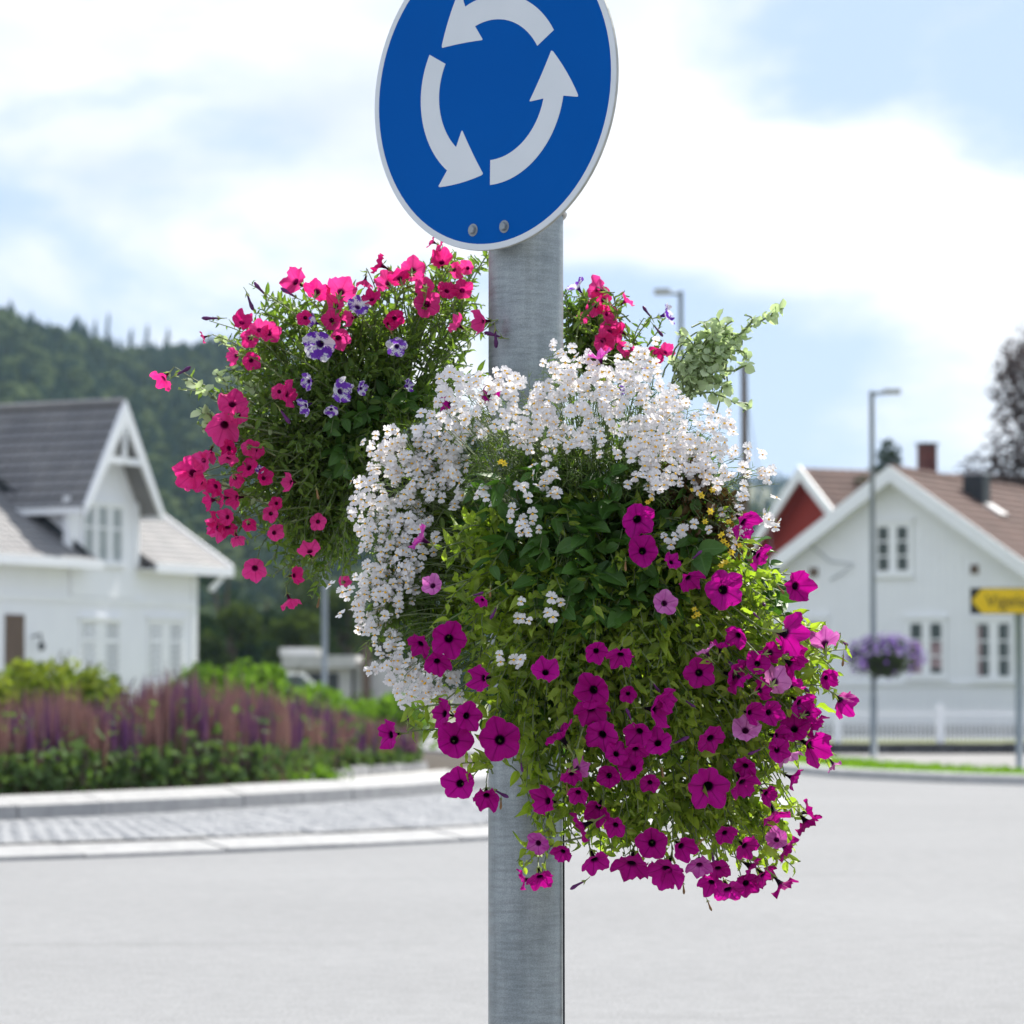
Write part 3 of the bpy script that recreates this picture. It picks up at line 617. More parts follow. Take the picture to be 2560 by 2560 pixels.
RW(.52, 1.16, 1.46, 2.42, .17, (.34, .67), [(.0, 1, .0, .62, 'pinkcurtain'), (.0, 1, .1, .62, 'pinkcurtain')])
RW(1.88, 2.53, 1.40, 2.40, .19, (.34, .67), [(.0, .35, .0, .95, 'pinkcurtain'), (.65, 1, .0, .95, 'curtain')])
RW(-1.91, -1.32, 1.49, 2.45, .10, (.5,), [(0, 1, 0, 1, 'curtain'), (0, 1, 0, 1, 'curtain')])
for u0, u1 in ((-1.86, -1.62), (1.47, 1.69)):
    mb = MB(); mb.box(u0*k_, u1*k_, -.05, -.027, ZF(3.33), ZF(3.56)); h_ = mb.build('hatch', MT['trim'], rh)
    mb = MB(); mb.box(u0*k_+.03, u1*k_-.03, -.056, -.051, ZF(3.33)+.03, ZF(3.56)-.03); mb.build('grille', MT['brownwood'], h_)
mb = MB(); mb.box(-HW+.4, HW-.4, -.07, -.026, ZF(1.22), ZF(1.29)); mb.build('water_board', MT['trim'], rh)
mb = MB(); mb.box(-HW+.38, HW-.38, -.04, .0, 0, .24); mb.build('plinth', MT['concrete'], rh)
# metal flue box on the sunlit slope
uu = .95; vv = 3.6; zz = AP-uu*SR
mb = MB(); mb.box(uu-.30, uu+.28, vv-.3, vv+.3, zz-.3, zz+.72); mb.build('flue', MT['darkmetal'], rh)
mb = MB(); mb.box(uu-.33, uu+.31, vv-.33, vv+.33, zz+.722, zz+.76); mb.build('flue_cap', MT['silver'], rh)
mb = MB(); mb.prism([(uu+.28, vv-.3, zz-.14), (uu+.75, vv-.3, zz-.45), (uu+.75, vv+.3, zz-.45), (uu+.28, vv+.3, zz-.14)], (.05, 0, .07)); mb.build('flashing', MT['silver'], rh)
# iron wall anchor scrolls under the left slope
mb = MB(); mb.tube([(-2.6, -.05, 5.15), (-1.9, -.1, 4.6), (-1.2, -.12, 4.5), (-1.5, -.1, 4.3), (-1.9, -.08, 4.1)], .016, 6); mb.build('wire_bracket', MT['steel'], rh)

# --- red house behind, with chimney
YR = 112
rr_ = empty('red_house', (at(2041, 1730, YR)[0], YR, 0), R(-62)); tag(rr_, 'dark red wooden house with white gable boards behind the white house', 'house')
AZ = at(2041, 1173, YR)[2]; HWr, SRr = 4.4, .78; EZr = AZ-HWr*SRr; DPr = 26
mb = MB(); mb.box(-HWr+.4, HWr-.4, 0, DPr, 0, EZr+.3); mb.prism([(-HWr+.4, 0, EZr+.3), (HWr-.4, 0, EZr+.3), (0, 0, AZ-.06)], (0, DPr, 0)); mb.build('wall', MT['redwood'], rr_)
for i in range(int((2*HWr-.8)/.24)):
    u = -HWr+.4+i*.24
    mb = MB(); mb.box(u+.01, u+.23, -.03, -.002, .2, max(.4, AZ-.35-abs(u+.12)*SRr)); mb.build('board', MT['redwood'], rr_)
for sg in (-1, 1):
    tile_roof((sg*(HWr+.1), -.6, EZr-.07), (0, DPr+1, 0), (-sg*(HWr+.1), 0, (HWr+.1)*SRr), 70, 16, amp=.04).build('roof', MT['browntile'], rr_)
    mb = MB(); mb.prism([(sg*(HWr+.15), -.68, EZr-.5), (sg*(HWr+.15), -.68, EZr-.02), (0, -.68, AZ+.10), (0, -.68, AZ-.38)], (0, .06, 0)); mb.build('bargeboard', MT['trim'], rr_)
    mb = MB(); mb.prism([(sg*(HWr+.1), -.60, EZr-.30), (sg*(HWr+.1), -.60, EZr-.22), (0, -.60, AZ-.14), (0, -.60, AZ-.22)], (0, .58, 0)); mb.build('soffit', MT['redwood'], rr_)
cp = at(2318, 1185, 116.5); ex, ey = math.cos(R(-62)), math.sin(R(-62)); dx, dy = cp[0]-rr_.location[0], cp[1]-rr_.location[1]
cu, cv = dx*ex+dy*ey, -dx*ey+dy*ex
ctop = at(2318, 1113, 116.5)[2]
mb = MB(); mb.box(cu-.26, cu+.26, cv-.26, cv+.26, ctop-3.4, ctop); ch = mb.build('chimney', MT['brick'], rr_)
mb = MB(); mb.box(cu-.32, cu+.32, cv-.32, cv+.32, ctop+.002, ctop+.07); mb.build('chimney_cap', MT['darkmetal'], ch)

# --- low garage in the middle distance
YG = 100; gx = at(690, 1730, YG)[0]
ga = empty('garage', (gx, YG, 0)); tag(ga, 'low grey garage with pale flat roof behind the flower bed, left of the white flowers', 'garage')
mb = MB(); mb.box(.3, 2.35, 0, 5, 0, 1.85); mb.build('wall', MT['concrete'], ga)
mb = MB(); mb.box(.6, 1.95, -.03, -.002, .1, 1.7); mb.build('garage_door', MT['darkmetal'], ga)
mb = MB(); mb.box(.2, 2.5, -.35, 5.2, 1.86, 2.24); mb.build('roof', MT['concrete'], ga)
mb = MB(); mb.box(0, 1.2, 1.4, 4.8, 2.25, 2.50); mb.build('roof_box', MT['silver'], ga)
mb = MB(); mb.box(2.7, 2.95, -.2, .05, 0, 2.6); mb.build('post', MT['brownwood'], ga)
mb = MB(); mb.box(2.45, 4.6, .1, 4.5, 0, 2.05); mb.build('side_wall', MT['concrete'], ga)

# --- cars parked behind the bed
def car(label, px, py_roof, Y, hgt=1.5):
    x = at(px, 1730, Y)[0]; root = empty('parked_car', (x, Y, 0), R(8)); tag(root, label, 'car')
    prof = [(-2.0, .35), (-2.05, .75), (-1.75, .95), (-1.05, 1.0), (-.55, hgt), (.95, hgt), (1.6, 1.02), (2.0, .9), (2.05, .4)]
    mb = MB(); mb.prism([(a, -.8, z) for a, z in prof], (0, 1.6, 0)); mb.build('body', MT['carwhite'], root)
    for sg in (-.815, .802):
        mb = MB(); mb.prism([(-.9, sg, 1.02), (-.5, sg, hgt-.09), (.9, sg, hgt-.09), (1.4, sg, 1.04)], (0, .013, 0)); mb.build('window', MT['glass'], root)
    for a in (-1.3, 1.3):
        for y_ in (-.84, .66):
            mb = MB(); mb.tube([(a, y_, .32), (a, y_+.18, .32)], .32, 14); wv = mb.build('wheel', MT['rubber'], root)
            mb = MB(); mb.tube([(a, y_-.01, .32), (a, y_+.19, .32)], .18, 10); mb.build('rim', MT['silver'], wv)
    for a, m_ in ((-2.06, 'silver'), (2.04, 'brick')):
        for y_ in (-.65, .4): mb = MB(); mb.box(a, a+.03, y_, y_+.25, .62, .78); mb.build('headlight' if a < 0 else 'tail_light', MT[m_], root)
car('white parked car with its roof showing above the hedge, left of the garage', 662, 1682, 84, 1.62)
car('white parked car peeping past the corner of the left house', 512, 1690, 92, 1.58)

# ------------------------------------------------------------------ street furniture in the background
def lamp_post(label, px, Y, top_py, arm_px, rb, rt, base=None):
    b = at(px, 1730, Y); tz = at(px, top_py, Y)[2]
    root = empty('street_lamp', (b[0], Y, base or 0)); tag(root, label, 'street lamp', 'street lamps along the road')
    mb = MB(); mb.tube([(0, 0, 0), (0, 0, 1.0), (0, 0, 1.02), (0, 0, tz)], [rb, rb, rb*.8, rt], 10); mb.build('pole', MT['steel'], root, smooth=True)
    ln = (arm_px-px)/FPX*Y
    mb = MB(); mb.tube([(0, 0, tz-.05), (ln*.5, 0, tz-.02)], rt*.8, 8); mb.build('arm', MT['steel'], root)
    mb = MB(); s_ = 1 if ln > 0 else -1; xs_ = sorted((ln*.42, ln)); mb.box(xs_[0], xs_[1], -.12, .12, tz-.05, tz+.03); mb.build('lamp_head', MT['signback'], root)
    return root
lamp_post('grey street lamp in front of the white gabled house, flower basket on its pole', 2184, 54, 978, 2255, .062, .042)
lamp_post('grey street lamp with its head showing above the flowers, right of the sign pole', 1705, 49, 728, 1638, .05, .036)
lamp_post('grey street lamp rising from behind the bed, its top behind the left flower basket', 811, 60, 860, 880, .068, .06)
b = at(1863, 1730, 75); up = empty('utility_pole', (b[0], 75, 0)); tag(up, 'brown wooden utility pole behind the right side of the flowers', 'utility pole')
tz = at(1860, 905, 75)[2]
mb = MB(); mb.tube([(.05, 0, 0), (0, 0, tz)], [.13, .075], 10); mb.build('pole', MT['brownwood'], up, smooth=True)
mb = MB(); mb.tube([(0, 0, tz-.6), (.28, .1, tz-2.2), (.9, .3, 3.0)], .012, 5); mb.build('stay_wire', MT['steel'], up)
mb = MB(); mb.box(-.3, .22, -.3, .1, 3.0, 3.9); mb.build('junction_box', MT['steel'], up)

# yellow direction sign
YS = 44; p0 = at(2548, 1730, YS)
ys = empty('direction_sign', (p0[0], YS, 0)); tag(ys, 'yellow arrow direction sign with black letters on grey posts at the right edge', 'road sign')
sx0 = at(2425, 1730, YS)[0]-p0[0]; z0, z1 = at(2425, 1536, YS)[2], at(2425, 1470, YS)[2]; LN = 1.75
mb = MB(); mb.box(sx0, sx0+LN, -.10, -.08, z0, z1); pn = mb.build('sign_panel', MT['black'], ys)
zc = (z0+z1)/2; hh = (z1-z0)/2-.012
mb = MB(); mb.prism([(sx0+.015, -.104, zc), (sx0+.16, -.104, zc-hh), (sx0+LN-.015, -.104, zc-hh), (sx0+LN-.015, -.104, zc+hh), (sx0+.16, -.104, zc+hh)], (0, .003, 0)); mb.build('arrow_face', MT['yellow'], pn)
cu_ = bpy.data.curves.new('lettering', 'FONT'); cu_.body = 'Vigeland'; cu_.size = .235; cu_.extrude = .0015
to = bpy.data.objects.new('lettering_curve', cu_); col.objects.link(to)
dg = bpy.context.evaluated_depsgraph_get(); me = bpy.data.meshes.new_from_object(to.evaluated_get(dg)); bpy.data.objects.remove(to)
me.materials.clear(); me.materials.append(MT['black'])
lo = link('lettering', me, pn); lo.matrix_basis = Matrix.Translation((sx0+.21, -.1075, zc-.075)) @ Matrix.Rotation(math.pi/2, 4, 'X')
for x in (0.0, LN-.75):
    mb = MB(); mb.tube([(x, 0, 0), (x, 0, z1-.02)], .055, 10); mb.build('post', MT['steel'], ys, smooth=True)

# picket fence on a dark stone footing
YF = 56.8; fx0, fx1 = at(1560, 1730, YF)[0], at(2760, 1730, YF)[0]
fe = empty('picket_fence', (fx0, YF, 0)); tag(fe, 'low white picket fence on a dark stone footing before the gabled house', 'fence')
WF = fx1-fx0; zf = at(0, 1857, YF)[2]; zt_ = at(0, 1768, YF)[2]
stx = 0
while stx < WF:
    ln = random.uniform(.35, .75)
    mb = MB(); mb.box(stx+.01, stx+ln-.01, random.uniform(-.14, -.12), .12, -.02, zf*random.uniform(.93, 1.0)); mb.build('footing_stone', MT['stone'], fe); stx += ln
for z in (zf+.10, zt_-.12): mb = MB(); mb.box(0, WF, -.02, .015, z-.025, z+.025); mb.build('rail', MT['trim'], fe)
mb = MB()
for x in np.arange(.03, WF, .075): mb.box(x, x+.02, -.045, -.021, zf+.02, zt_-.03*random.random())
tag(mb.build('picket', MT['trim'], fe), kind='stuff')
pf = at(2350, 1730, YF)[0]-fx0; sp = at(2350, 1730, YF)[0]-at(2093, 1730, YF)[0]
for k in range(-3, 2):
    x = pf+k*sp
    if 0 < x < WF: mb = MB(); mb.box(x-.055, x+.055, -.07, .05, zf, zt_+.06); mb.build('fence_post', MT['trim'], fe)

# small flower basket on the far lamp
bp_ = at(2210, 1640, 53.6); fb = empty('hanging_basket', bp_); tag(fb, 'round hanging basket of purple flowers on the far grey street lamp', 'flower basket')
mb = MB(); A8 = np.linspace(0, 2*np.pi, 14)[:-1]
mb.add([(.36*q*math.cos(a), .36*q*math.sin(a), z) for q, z in ((1, 0), (.85, -.2), (.4, -.34)) for a in A8], [(j*13+i, j*13+(i+1) % 13, (j+1)*13+(i+1) % 13, (j+1)*13+i) for j in range(2) for i in range(13)]+[list(range(26, 39))]); mb.build('bowl', MT['bowl'], fb)
mb = MB(); mb.tube([(-.165, .36, -.05), (-.1, .2, -.30), (0, 0, -.3)], .018, 6); mb.build('bracket', MT['steel'], fb)
mb = MB()
for k in range(1500):
    d = rng.normal(size=3); d /= np.linalg.norm(d); q = rng.random()**.35
    leaf_cloud(mb, (.62*q*d[0], .62*q*d[1], .36*q*d[2]-.02), (.03, .03, .03), 1, .035)
tag(mb.build('foliage', MT['broadleaf'], fb), kind='stuff')
mb = MB()
for k in range(460):
    d = rng.normal(size=3); d[2] = d[2]*.9+.25; d /= np.linalg.norm(d)
    if d[2] < .15 and abs(d[0]) < .55 and rng.random() < .75: continue
    q = rng.uniform(.92, 1.1); c = np.array([.66*q*d[0], .66*q*d[1], .38*q*d[2]-.02])
    e1 = np.cross(d, (0, 0, 1)); e1 /= np.linalg.norm(e1); e2 = np.cross(d, e1); s_ = .032
    mb.add([c]+[c+d*.008+s_*(e1*math.cos(t)+e2*math.sin(t)) for t in np.arange(5)*1.2566], [(0, i+1, (i+1) % 5+1) for i in range(5)])
tag(mb.build('bloom', MT['lilac'], fb), kind='stuff')

# ------------------------------------------------------------------ planting on the island
def bedpt(px, depth):
    """point of the bed at photo column px, `depth` metres behind the inner kerb along the view"""
    x = (px-1280)/FPX; a = 1+x*x; bq = -2*(x*CX+CY); c = CX*CX+CY*CY-(RI-.3)**2
    D = bq*bq-4*a*c
    if D <= 0: return None
    Y = (-bq-math.sqrt(D))/(2*a)+depth
    return np.array([x*Y, Y, .25])
sal = MB(); leafm = MB()
def salvia_h(px): return float(np.interp(px, [-60, 250, 330, 430, 520, 620, 760, 900, 1040], [.74, .78, .80, .92, .92, .84, .74, .56, .40]))
for k in range(7400):
    px = random.uniform(-60, 1040) if k % 4 else random.uniform(-800, -60); p = bedpt(px, .25+4.0*random.random()**1.1 + (2.6 if px > 690 else 0)*max(0, min(1, (px-690)/170)))
    if p is None: continue
    h = salvia_h(px)*random.uniform(.70, 1.06)*(1+.14*math.sin(p[0]*5.1+p[1]*1.7)+.09*math.sin(p[0]*13.0-p[1]*4)); l0 = h*random.uniform(.20, .55); ln = np.array([random.uniform(-.06, .06), random.uniform(-.06, .06), 0])
    mi = 0 if math.sin(p[0]*7+p[1]*3)+random.uniform(-1, 1) > .35 else 1
    w_ = random.uniform(.006, .0125); a = random.uniform(0, 3.14)
    for t in (a, a+1.57):
        d = np.array([math.cos(t)*w_, math.sin(t)*w_, 0]); q0 = p+ln*.5+np.array([0, 0, l0]); q1 = p+ln*.8+np.array([0, 0, (l0+h)/2]); q2 = p+ln+np.array([0, 0, h])
        sal.add([q0-d*.7, q0+d*.7, q1+d, q1-d, q2], [(0, 1, 2, 3), (3, 2, 4)], mi)
    if k % 3 == 0: sal.add([p, p+(.008, 0, 0), p+ln*.5+(0, 0, l0)], [(0, 1, 2)], 1)
for k in range(12000):
    px = random.uniform(-60, 1050) if k % 4 else random.uniform(-800, -60); p = bedpt(px, .12+3.8*random.random()**1.3 + (2.6 if px > 690 else 0)*max(0, min(1, (px-690)/170)))
    if p is None: continue
    c = p+np.array([0, 0, salvia_h(px)*(.46*random.random()**.8 if k % 9 else .9*random.random())]); leaf_cloud(leafm, c, (.02, .02, .02), 1, random.uniform(.035, .075))
tag(sal.build('salvia_spikes', [MT['salvia_purple'], MT['salvia_pink']]), 'purple and dusty pink flower spikes massed over the bed', 'flowers', kind='stuff')
tag(leafm.build('salvia_leaves', MT['salvia_leaf']), 'dark green leaves massed under the purple spikes', 'ground cover', kind='stuff')
def shrub(label, px, depth, h, w, m, n=900, leaf=.06):
    p = bedpt(px, depth)
    if p is None: p = at(px, 1730, 38+depth); p[2] = .25
    root = empty('shrub', p); tag(root, label, 'shrub')
    mb = MB()
    for k in range(7): a = random.uniform(0, 6.28); mb.tube([(0, 0, -.05), (w*.4*math.cos(a), w*.4*math.sin(a), h*.5), (w*.7*math.cos(a), w*.7*math.sin(a), h*.9)], [.02, .014, .006], 5)
    mb.build('stem', MT['bark'], root)
    mb = MB()
    for k in range(14):
        a = random.uniform(0, 6.28); q = random.random()**.5*w*.75; s_ = random.uniform(.22, .36)*w; zz = h*random.uniform(.45, .95)-s_*.4
        leaf_cloud(mb, (q*math.cos(a), q*math.sin(a), zz*(1-.25*(q/w)**2)), (s_, s_, s_), n//14, leaf, .8)
    leaf_cloud(mb, (0, 0, h*.4), (w*.8, w*.8, h*.4), n//3, leaf)
    mb.build('foliage', m, root)
shrub('yellow-green leafy shrub in the bed at the left edge', 20, 8.5, 1.45, 1.0, MT['shrub_yellow'], 1200)
shrub('yellowing shrub before the left house windows', 110, 9.0, 1.30, .9, MT['shrub_yellow'], 1200)
shrub('low green shrub tapering before the left house wall', 210, 8.5, 1.12, .8, MT['shrub_yellow'], 900)
shrub('fresh green shrub below the right corner of the left house', 540, 11, 1.24, .9, MT['shrub_green'], 1400)
shrub('fresh green shrub in front of the white parked car', 655, 10.5, 1.30, .9, MT['shrub_green'], 1500)
shrub('bright green low shrub in front of the garage door', 780, 9.0, .95, .9, MT['shrub_green'], 1000)
shrub('bright green low shrub before the garage side wall', 880, 9.0, .92, .9, MT['shrub_green'], 1000)
shrub('bright green low shrub beside the trailing white flowers', 975, 8.0, .86, .8, MT['shrub_green'], 900)
shrub('small bright green plant low in the bed above the kerb', 205, .25, .42, .10, MT['shrub_green'], 120, .04)
shrub('tuft of light green leaves by the inner kerb', 790, .4, .16, .35, MT['shrub_green'], 160, .04)
# low stone edging and gravel strip at the right end of the bed
gr = MB(); q = [bedpt(px, d) for px, d in ((730, .1), (1120, .1), (1120, 2.2), (720, 1.2))]; q = [p for p in q if p is not None]
gr.add([(p[0], p[1], .256) for p in q], [list(range(len(q)))]); tag(gr.build('gravel_strip', MT['gravel']), kind='structure')
eg = empty('stone_edging', bedpt(760, 1.35)); tag(eg, 'row of small grey edging stones at the right end of the bed', 'edging'); eo = np.array(eg.location)
E0, E1 = bedpt(750, 1.3), bedpt(1060, 2.3)
for k in range(14):
    c = E0+(E1-E0)*(k+.5)/14-eo; d = (E1-E0)/14*.45; mb = MB(); wv = np.array([-d[1], d[0], 0])/np.linalg.norm(d)*.05; h = random.uniform(.07, .11)
    mb.prism([c-d-wv, c+d-wv, c+d+wv, c-d+wv], (random.uniform(-.01, .01), 0, h)); mb.build('edging_stone', MT['granite'], eg)

# ------------------------------------------------------------------ the roundabout sign on its pole
PX, PY, PR = at(1315, 1730, 6.45)[0], 6.45, .0758
sp_ = empty('roundabout_sign', (PX, PY, 0)); tag(sp_, 'round blue roundabout sign with three white arrows on a thick galvanised pole', 'road sign')
mb = MB(); A = np.linspace(0, 2*np.pi, 65)[:-1]; zs = [-.05, 1.0, 1.8, 2.6, 3.25]
mb.add([(PR*math.cos(a), PR*math.sin(a), z) for z in zs for a in A], [(j*64+i, j*64+(i+1) % 64, (j+1)*64+(i+1) % 64, (j+1)*64+i) for j in range(4) for i in range(64)]+[list(range(256, 320))])
mb.build('pole', MT['galv'], sp_, smooth=True).data.polygons[-1].use_smooth = False
ca = math.atan2(-.35, 1); mb = MB()
mb.tube([(1.035*PR*math.cos(ca+t*.03)+.001, 1.035*PR*math.sin(ca+t*.03), z) for z, t in ((0, 0), (.4, .5), (.75, 0), (.95, .6), (1.2, .2))], .0022, 6); mb.build('cable', MT['cable'], sp_)
SY = R(41); sn_ = np.array([-math.sin(SY), -math.cos(SY), 0]); se = np.array([math.cos(SY), -math.sin(SY), 0]); SR_ = .3215
SC = sn_*.12 + se*.0133 + np.array([0, 0, 2.810])
# with this camera height the sign centre sits half a metre lower than on a 1.6 m lens
SC[2] = at(1237, 227, PY-.09)[2]
MS = Matrix(((se[0], sn_[0], 0, SC[0]), (se[1], sn_[1], 0, SC[1]), (0, 0, 1, SC[2]), (0, 0, 0, 1)))
def disc(mb, r0, r1, y0, y1, n=96, a0=0., a1=2*np.pi):
    A = np.linspace(a0, a1, n+1); V = []
    for r in (r0, r1):
        for y in (y0, y1): V += [(r*math.cos(a), y, r*math.sin(a)) for a in A]
    m = n+1; F = []
    for i in range(n):
        F += [(i, i+1, m+i+1, m+i), (2*m+i, 3*m+i, 3*m+i+1, 2*m+i+1), (m+i, m+i+1, 3*m+i+1, 3*m+i), (i, 2*m+i, 2*m+i+1, i+1)]
    mb.add(V, F); return mb
mb = MB(); disc(mb, .0001, SR_*.995, -.0035, 0); panel = mb.build('sign_panel', MT['signback'], sp_); panel.matrix_basis = MS
mb = MB(); disc(mb, .0001, SR_*.9625, .0004, .0010); mb.build('blue_face', MT['signblue'], panel)
mb = MB(); disc(mb, SR_*.9625, SR_, -.0045, .0014); disc(mb, SR_*.992, SR_*1.002, -.0045, .0008); mb.build('border', [MT['signwhite']], panel)
mb = MB(); disc(mb, SR_*1.0005, SR_*1.004, -.006, -.0005); mb.build('rim', MT['signback'], panel)
def arc(r, a, b, n=26): return [(r*SR_*math.cos(R(t)), r*SR_*math.sin(R(t))) for t in np.linspace(a, b, n)]
def rnd(p, a, b, r=.010):
    """rounded corner p between neighbours a and b"""
    p, a, b = map(np.array, (p, a, b)); u = (a-p)/np.linalg.norm(a-p); v = (b-p)/np.linalg.norm(b-p)
    s, e = p+u*r, p+v*r; return [tuple((1-t)**2*s+2*t*(1-t)*p+t*t*e) for t in np.linspace(0, 1, 6)]
for ta in (-91, 31, 151):
    pol = lambda r, a: (r*SR_*math.cos(R(ta+a)), r*SR_*math.sin(R(ta+a)))
    outer = arc(.596, ta, ta+80.5); inner = arc(.440, ta+77, ta)
    b_out, tip, b_in = pol(.722, 80.5), pol(.528, 112), pol(.330, 71)
    def bow(p, q, k):                                     # the head's sides bulge slightly
        p, q = np.array(p), np.array(q); m_ = (p+q)/2; c = m_/np.linalg.norm(m_)*k*SR_
        return [tuple((1-t)**2*p+2*t*(1-t)*(m_+c)+t*t*q) for t in np.linspace(.04, .96, 7)]
    pts = outer + rnd(b_out, outer[-1], tip, .006) + bow(b_out, tip, .03) + rnd(tip, b_out, b_in, .006) + bow(tip, b_in, .012) + rnd(b_in, tip, inner[0], .005) + inner
    mb = MB(); mb.prism([(x, .0011, z) for x, z in pts], (0, .0006, 0)); mb.build('arrow', MT['signwhite'], panel)
for r_, a_ in ((.878, -100), (.874, -83)):
    bx, bz = r_*SR_*math.cos(R(a_)), r_*SR_*math.sin(R(a_))
    mb = MB(); A6 = np.arange(6)*math.pi/3+.3
    mb.add([(bx+q*math.cos(a), y, bz+q*math.sin(a)) for y, q in ((.001, .0085), (.0075, .0085), (.009, .0070)) for a in A6], [(j*6+i, j*6+(i+1) % 6, (j+1)*6+(i+1) % 6, (j+1)*6+i) for j in range(2) for i in range(6)]+[list(range(12, 18))])
    mb.add([(bx+.013*math.cos(a), .0018, bz+.013*math.sin(a)) for a in np.arange(14)*.4488], [list(range(14))])
    mb.build('bolt', MT['steel'], panel)
zb = at(1405, 545, PY)[2]
mb = MB(); mb.tube([(1.03*PR*math.cos(a), 1.03*PR*math.sin(a), zb+.010*math.sin(a+2.4)) for a in np.linspace(0, 2*np.pi, 41)], .0058, 8, cap=False); mb.build('clamp_band', MT['silver'], sp_, smooth=True)
mb = MB(); c0 = Vector(SC); mb.prism([tuple(sn_*(PR*.96)+se*x+np.array([0, 0, zb+z])) for x, z in ((-.06, -.014), (.06, -.014), (.06, .014), (-.06, .014))], sn_*(.12-PR*.96-.014)); mb.build('bracket', MT['galv'], sp_)

# ------------------------------------------------------------------ flower shapes (unit size)
def grid_leaf(width, fold, droop, wave=0., nv=5, round_=False, seed=0):
    rs = np.random.default_rng(seed); V = []; U = []
    for j in range(nv+1):
        t = j/nv
        wv = width*.5*((math.sin(math.pi*min(1, t**.75))**.85)+.03) if not round_ else width*.5*(math.sqrt(max(0, 1-(2*t-1)**2))+.02)
        z = -droop*t*t + wave*math.sin(t*7+seed)
        for i, u in enumerate((-1, -.5, 0, .5, 1)):
            V.append((u*wv, t, z+fold*abs(u)*wv + wave*.6*math.sin(t*11+i*2.1+seed))); U.append((.5+u*.5, t))
    F = [(j*5+i, j*5+i+1, (j+1)*5+i+1, (j+1)*5+i) for j in range(nv) for i in range(4)]
    return dict(V=np.array(V), F=F, uv=np.array(U))
LEAF = {
 'bright': [grid_leaf(.50, .75, .25+.25*(s % 3), .10, 5, seed=s) for s in range(5)],
 'dark': [grid_leaf(.60, .35, .28, .02, 5, seed=s) for s in range(3)],
 'rear': [grid_leaf(.36, .7, .15+.2*(s % 3), .07, 4, seed=s) for s in range(4)],
 'thread': [grid_leaf(.10, .2, .5, .05, 3, seed=s) for s in range(3)],
 'silver': [grid_leaf(.92, .30, .2, .03, 4, True, seed=s) for s in range(3)],
 'brown': [grid_leaf(.55, .4, .2, .04, 4, seed=s) for s in range(3)],
}
LMAT = {'bright': 'bright_leaf', 'dark': 'dark_leaf', 'rear': 'rear_leaf', 'thread': 'thread_leaf', 'silver': 'silver_leaf', 'brown': 'brown_leaf'}
def proto_mesh(p, name, mats, smooth=True):
    mb = MB(); mb.add(p['V'], p['F'], p.get('mi', 0), p['uv']); return mb.mesh(name, mats, smooth)
LME = {k: [proto_mesh(p, 'leaf', MT[LMAT[k]]) for p in v] for k, v in LEAF.items()}
def petunia(seed, ruffle=.08, cup=0.0, lobe=.15, n=40):
    rs = np.random.default_rng(seed); V = []; U = []
    prof = [(-1.15, .06, .05), (-.90, .085, .13), (-.68, .125, .24), (-.50, .175, .34), (-.36, .245, .43), (-.24, .36, .53), (-.13, .53, .66), (-.05, .72, .80), (.0, .90, .93), (.0, 1.0, 1.0)]
    ph = rs.uniform(0, 6.28, 4); am = rs.uniform(.5, 1.2, 5); sag = rs.uniform(-.12, .12, 2)
    for z, r, v in prof:
        t = max(0, (r-.3)/.7)
        for i in range(n):
            a = 2*math.pi*i/n; lob = abs(math.cos(2.5*a))
            k = 1-t*t*lobe*(1-lob**.55)+t**6*.05*max(0, math.cos(5*a))**6 + t*t*.035*math.sin(2*a+ph[0])+t*t*.03*math.sin(3*a+ph[1])
            li = int((a/(2*math.pi)*5+.5) % 5)
            zz = z+t*t*(ruffle*(am[li]*math.cos(5*a)*.7+.55*math.sin(7*a+ph[2])+.5*math.sin(13*a+ph[3])*t)+cup*1.0) - t*.20*(1-lob)*(1.35-t)+.05*t*(lob**6)
            x, y = r*k*math.cos(a), r*k*math.sin(a)
            zz += t*(sag[0]*x+sag[1]*y) - .10*t*(abs(x)**2)*am[0]*.6
            V.append((x, y, zz)); U.append((i/n*5+.5, v))
    F = [(j*n+i, j*n+(i+1) % n, (j+1)*n+(i+1) % n, (j+1)*n+i) for j in range(len(prof)-1) for i in range(n)]
    return dict(V=np.array(V), F=F, uv=np.array(U))
PET = [petunia(1, .12), petunia(2, .17, .05, .10), petunia(3, .14, .14, .15), petunia(4, .19, .0, .18), petunia(5, .15, -.18, .14), petunia(6, .18, .32, .16), petunia(7, .20, .15, .10), petunia(8, .16, -.06, .20)]
def calyx():
    mb = MB()
    for k in range(5):
        M = Matrix.Rotation(k*1.2566, 4, 'Z') @ Matrix.Translation((.05, 0, -1.2)) @ Matrix.Rotation(.5, 4, 'Y') @ Matrix.Diagonal((1, 1, 1, 1))
        p = np.array([(0, -.05, 0), (0, .05, 0), (.03, .085, .25), (.03, -.085, .25), (.12, 0, .55)])
        V = p @ np.array(M.to_3x3()).T+np.array(M.translation); mb.add(V, [(0, 1, 2, 3), (3, 2, 4)], 0, [(0, 0), (1, 0), (1, .5), (0, .5), (.5, 1)])
    mb.tube([(0, 0, -1.0), (0, 0, -1.22), (0, -.05, -1.5), (0, -.15, -1.8)], [.09, .07, .04, .035], 6)
    return mb.mesh('calyx', MT['sepal'], True)
CAL = calyx()
def bud():
    mb = MB(); mb.tube([(0, 0, -1.2), (0, 0, -.8), (.02, 0, -.3), (.03, .03, .15), (.0, .05, .45), (0, .04, .6)], [.05, .10, .13, .21, .15, .02], 9); 
    return mb
BUD = bud()
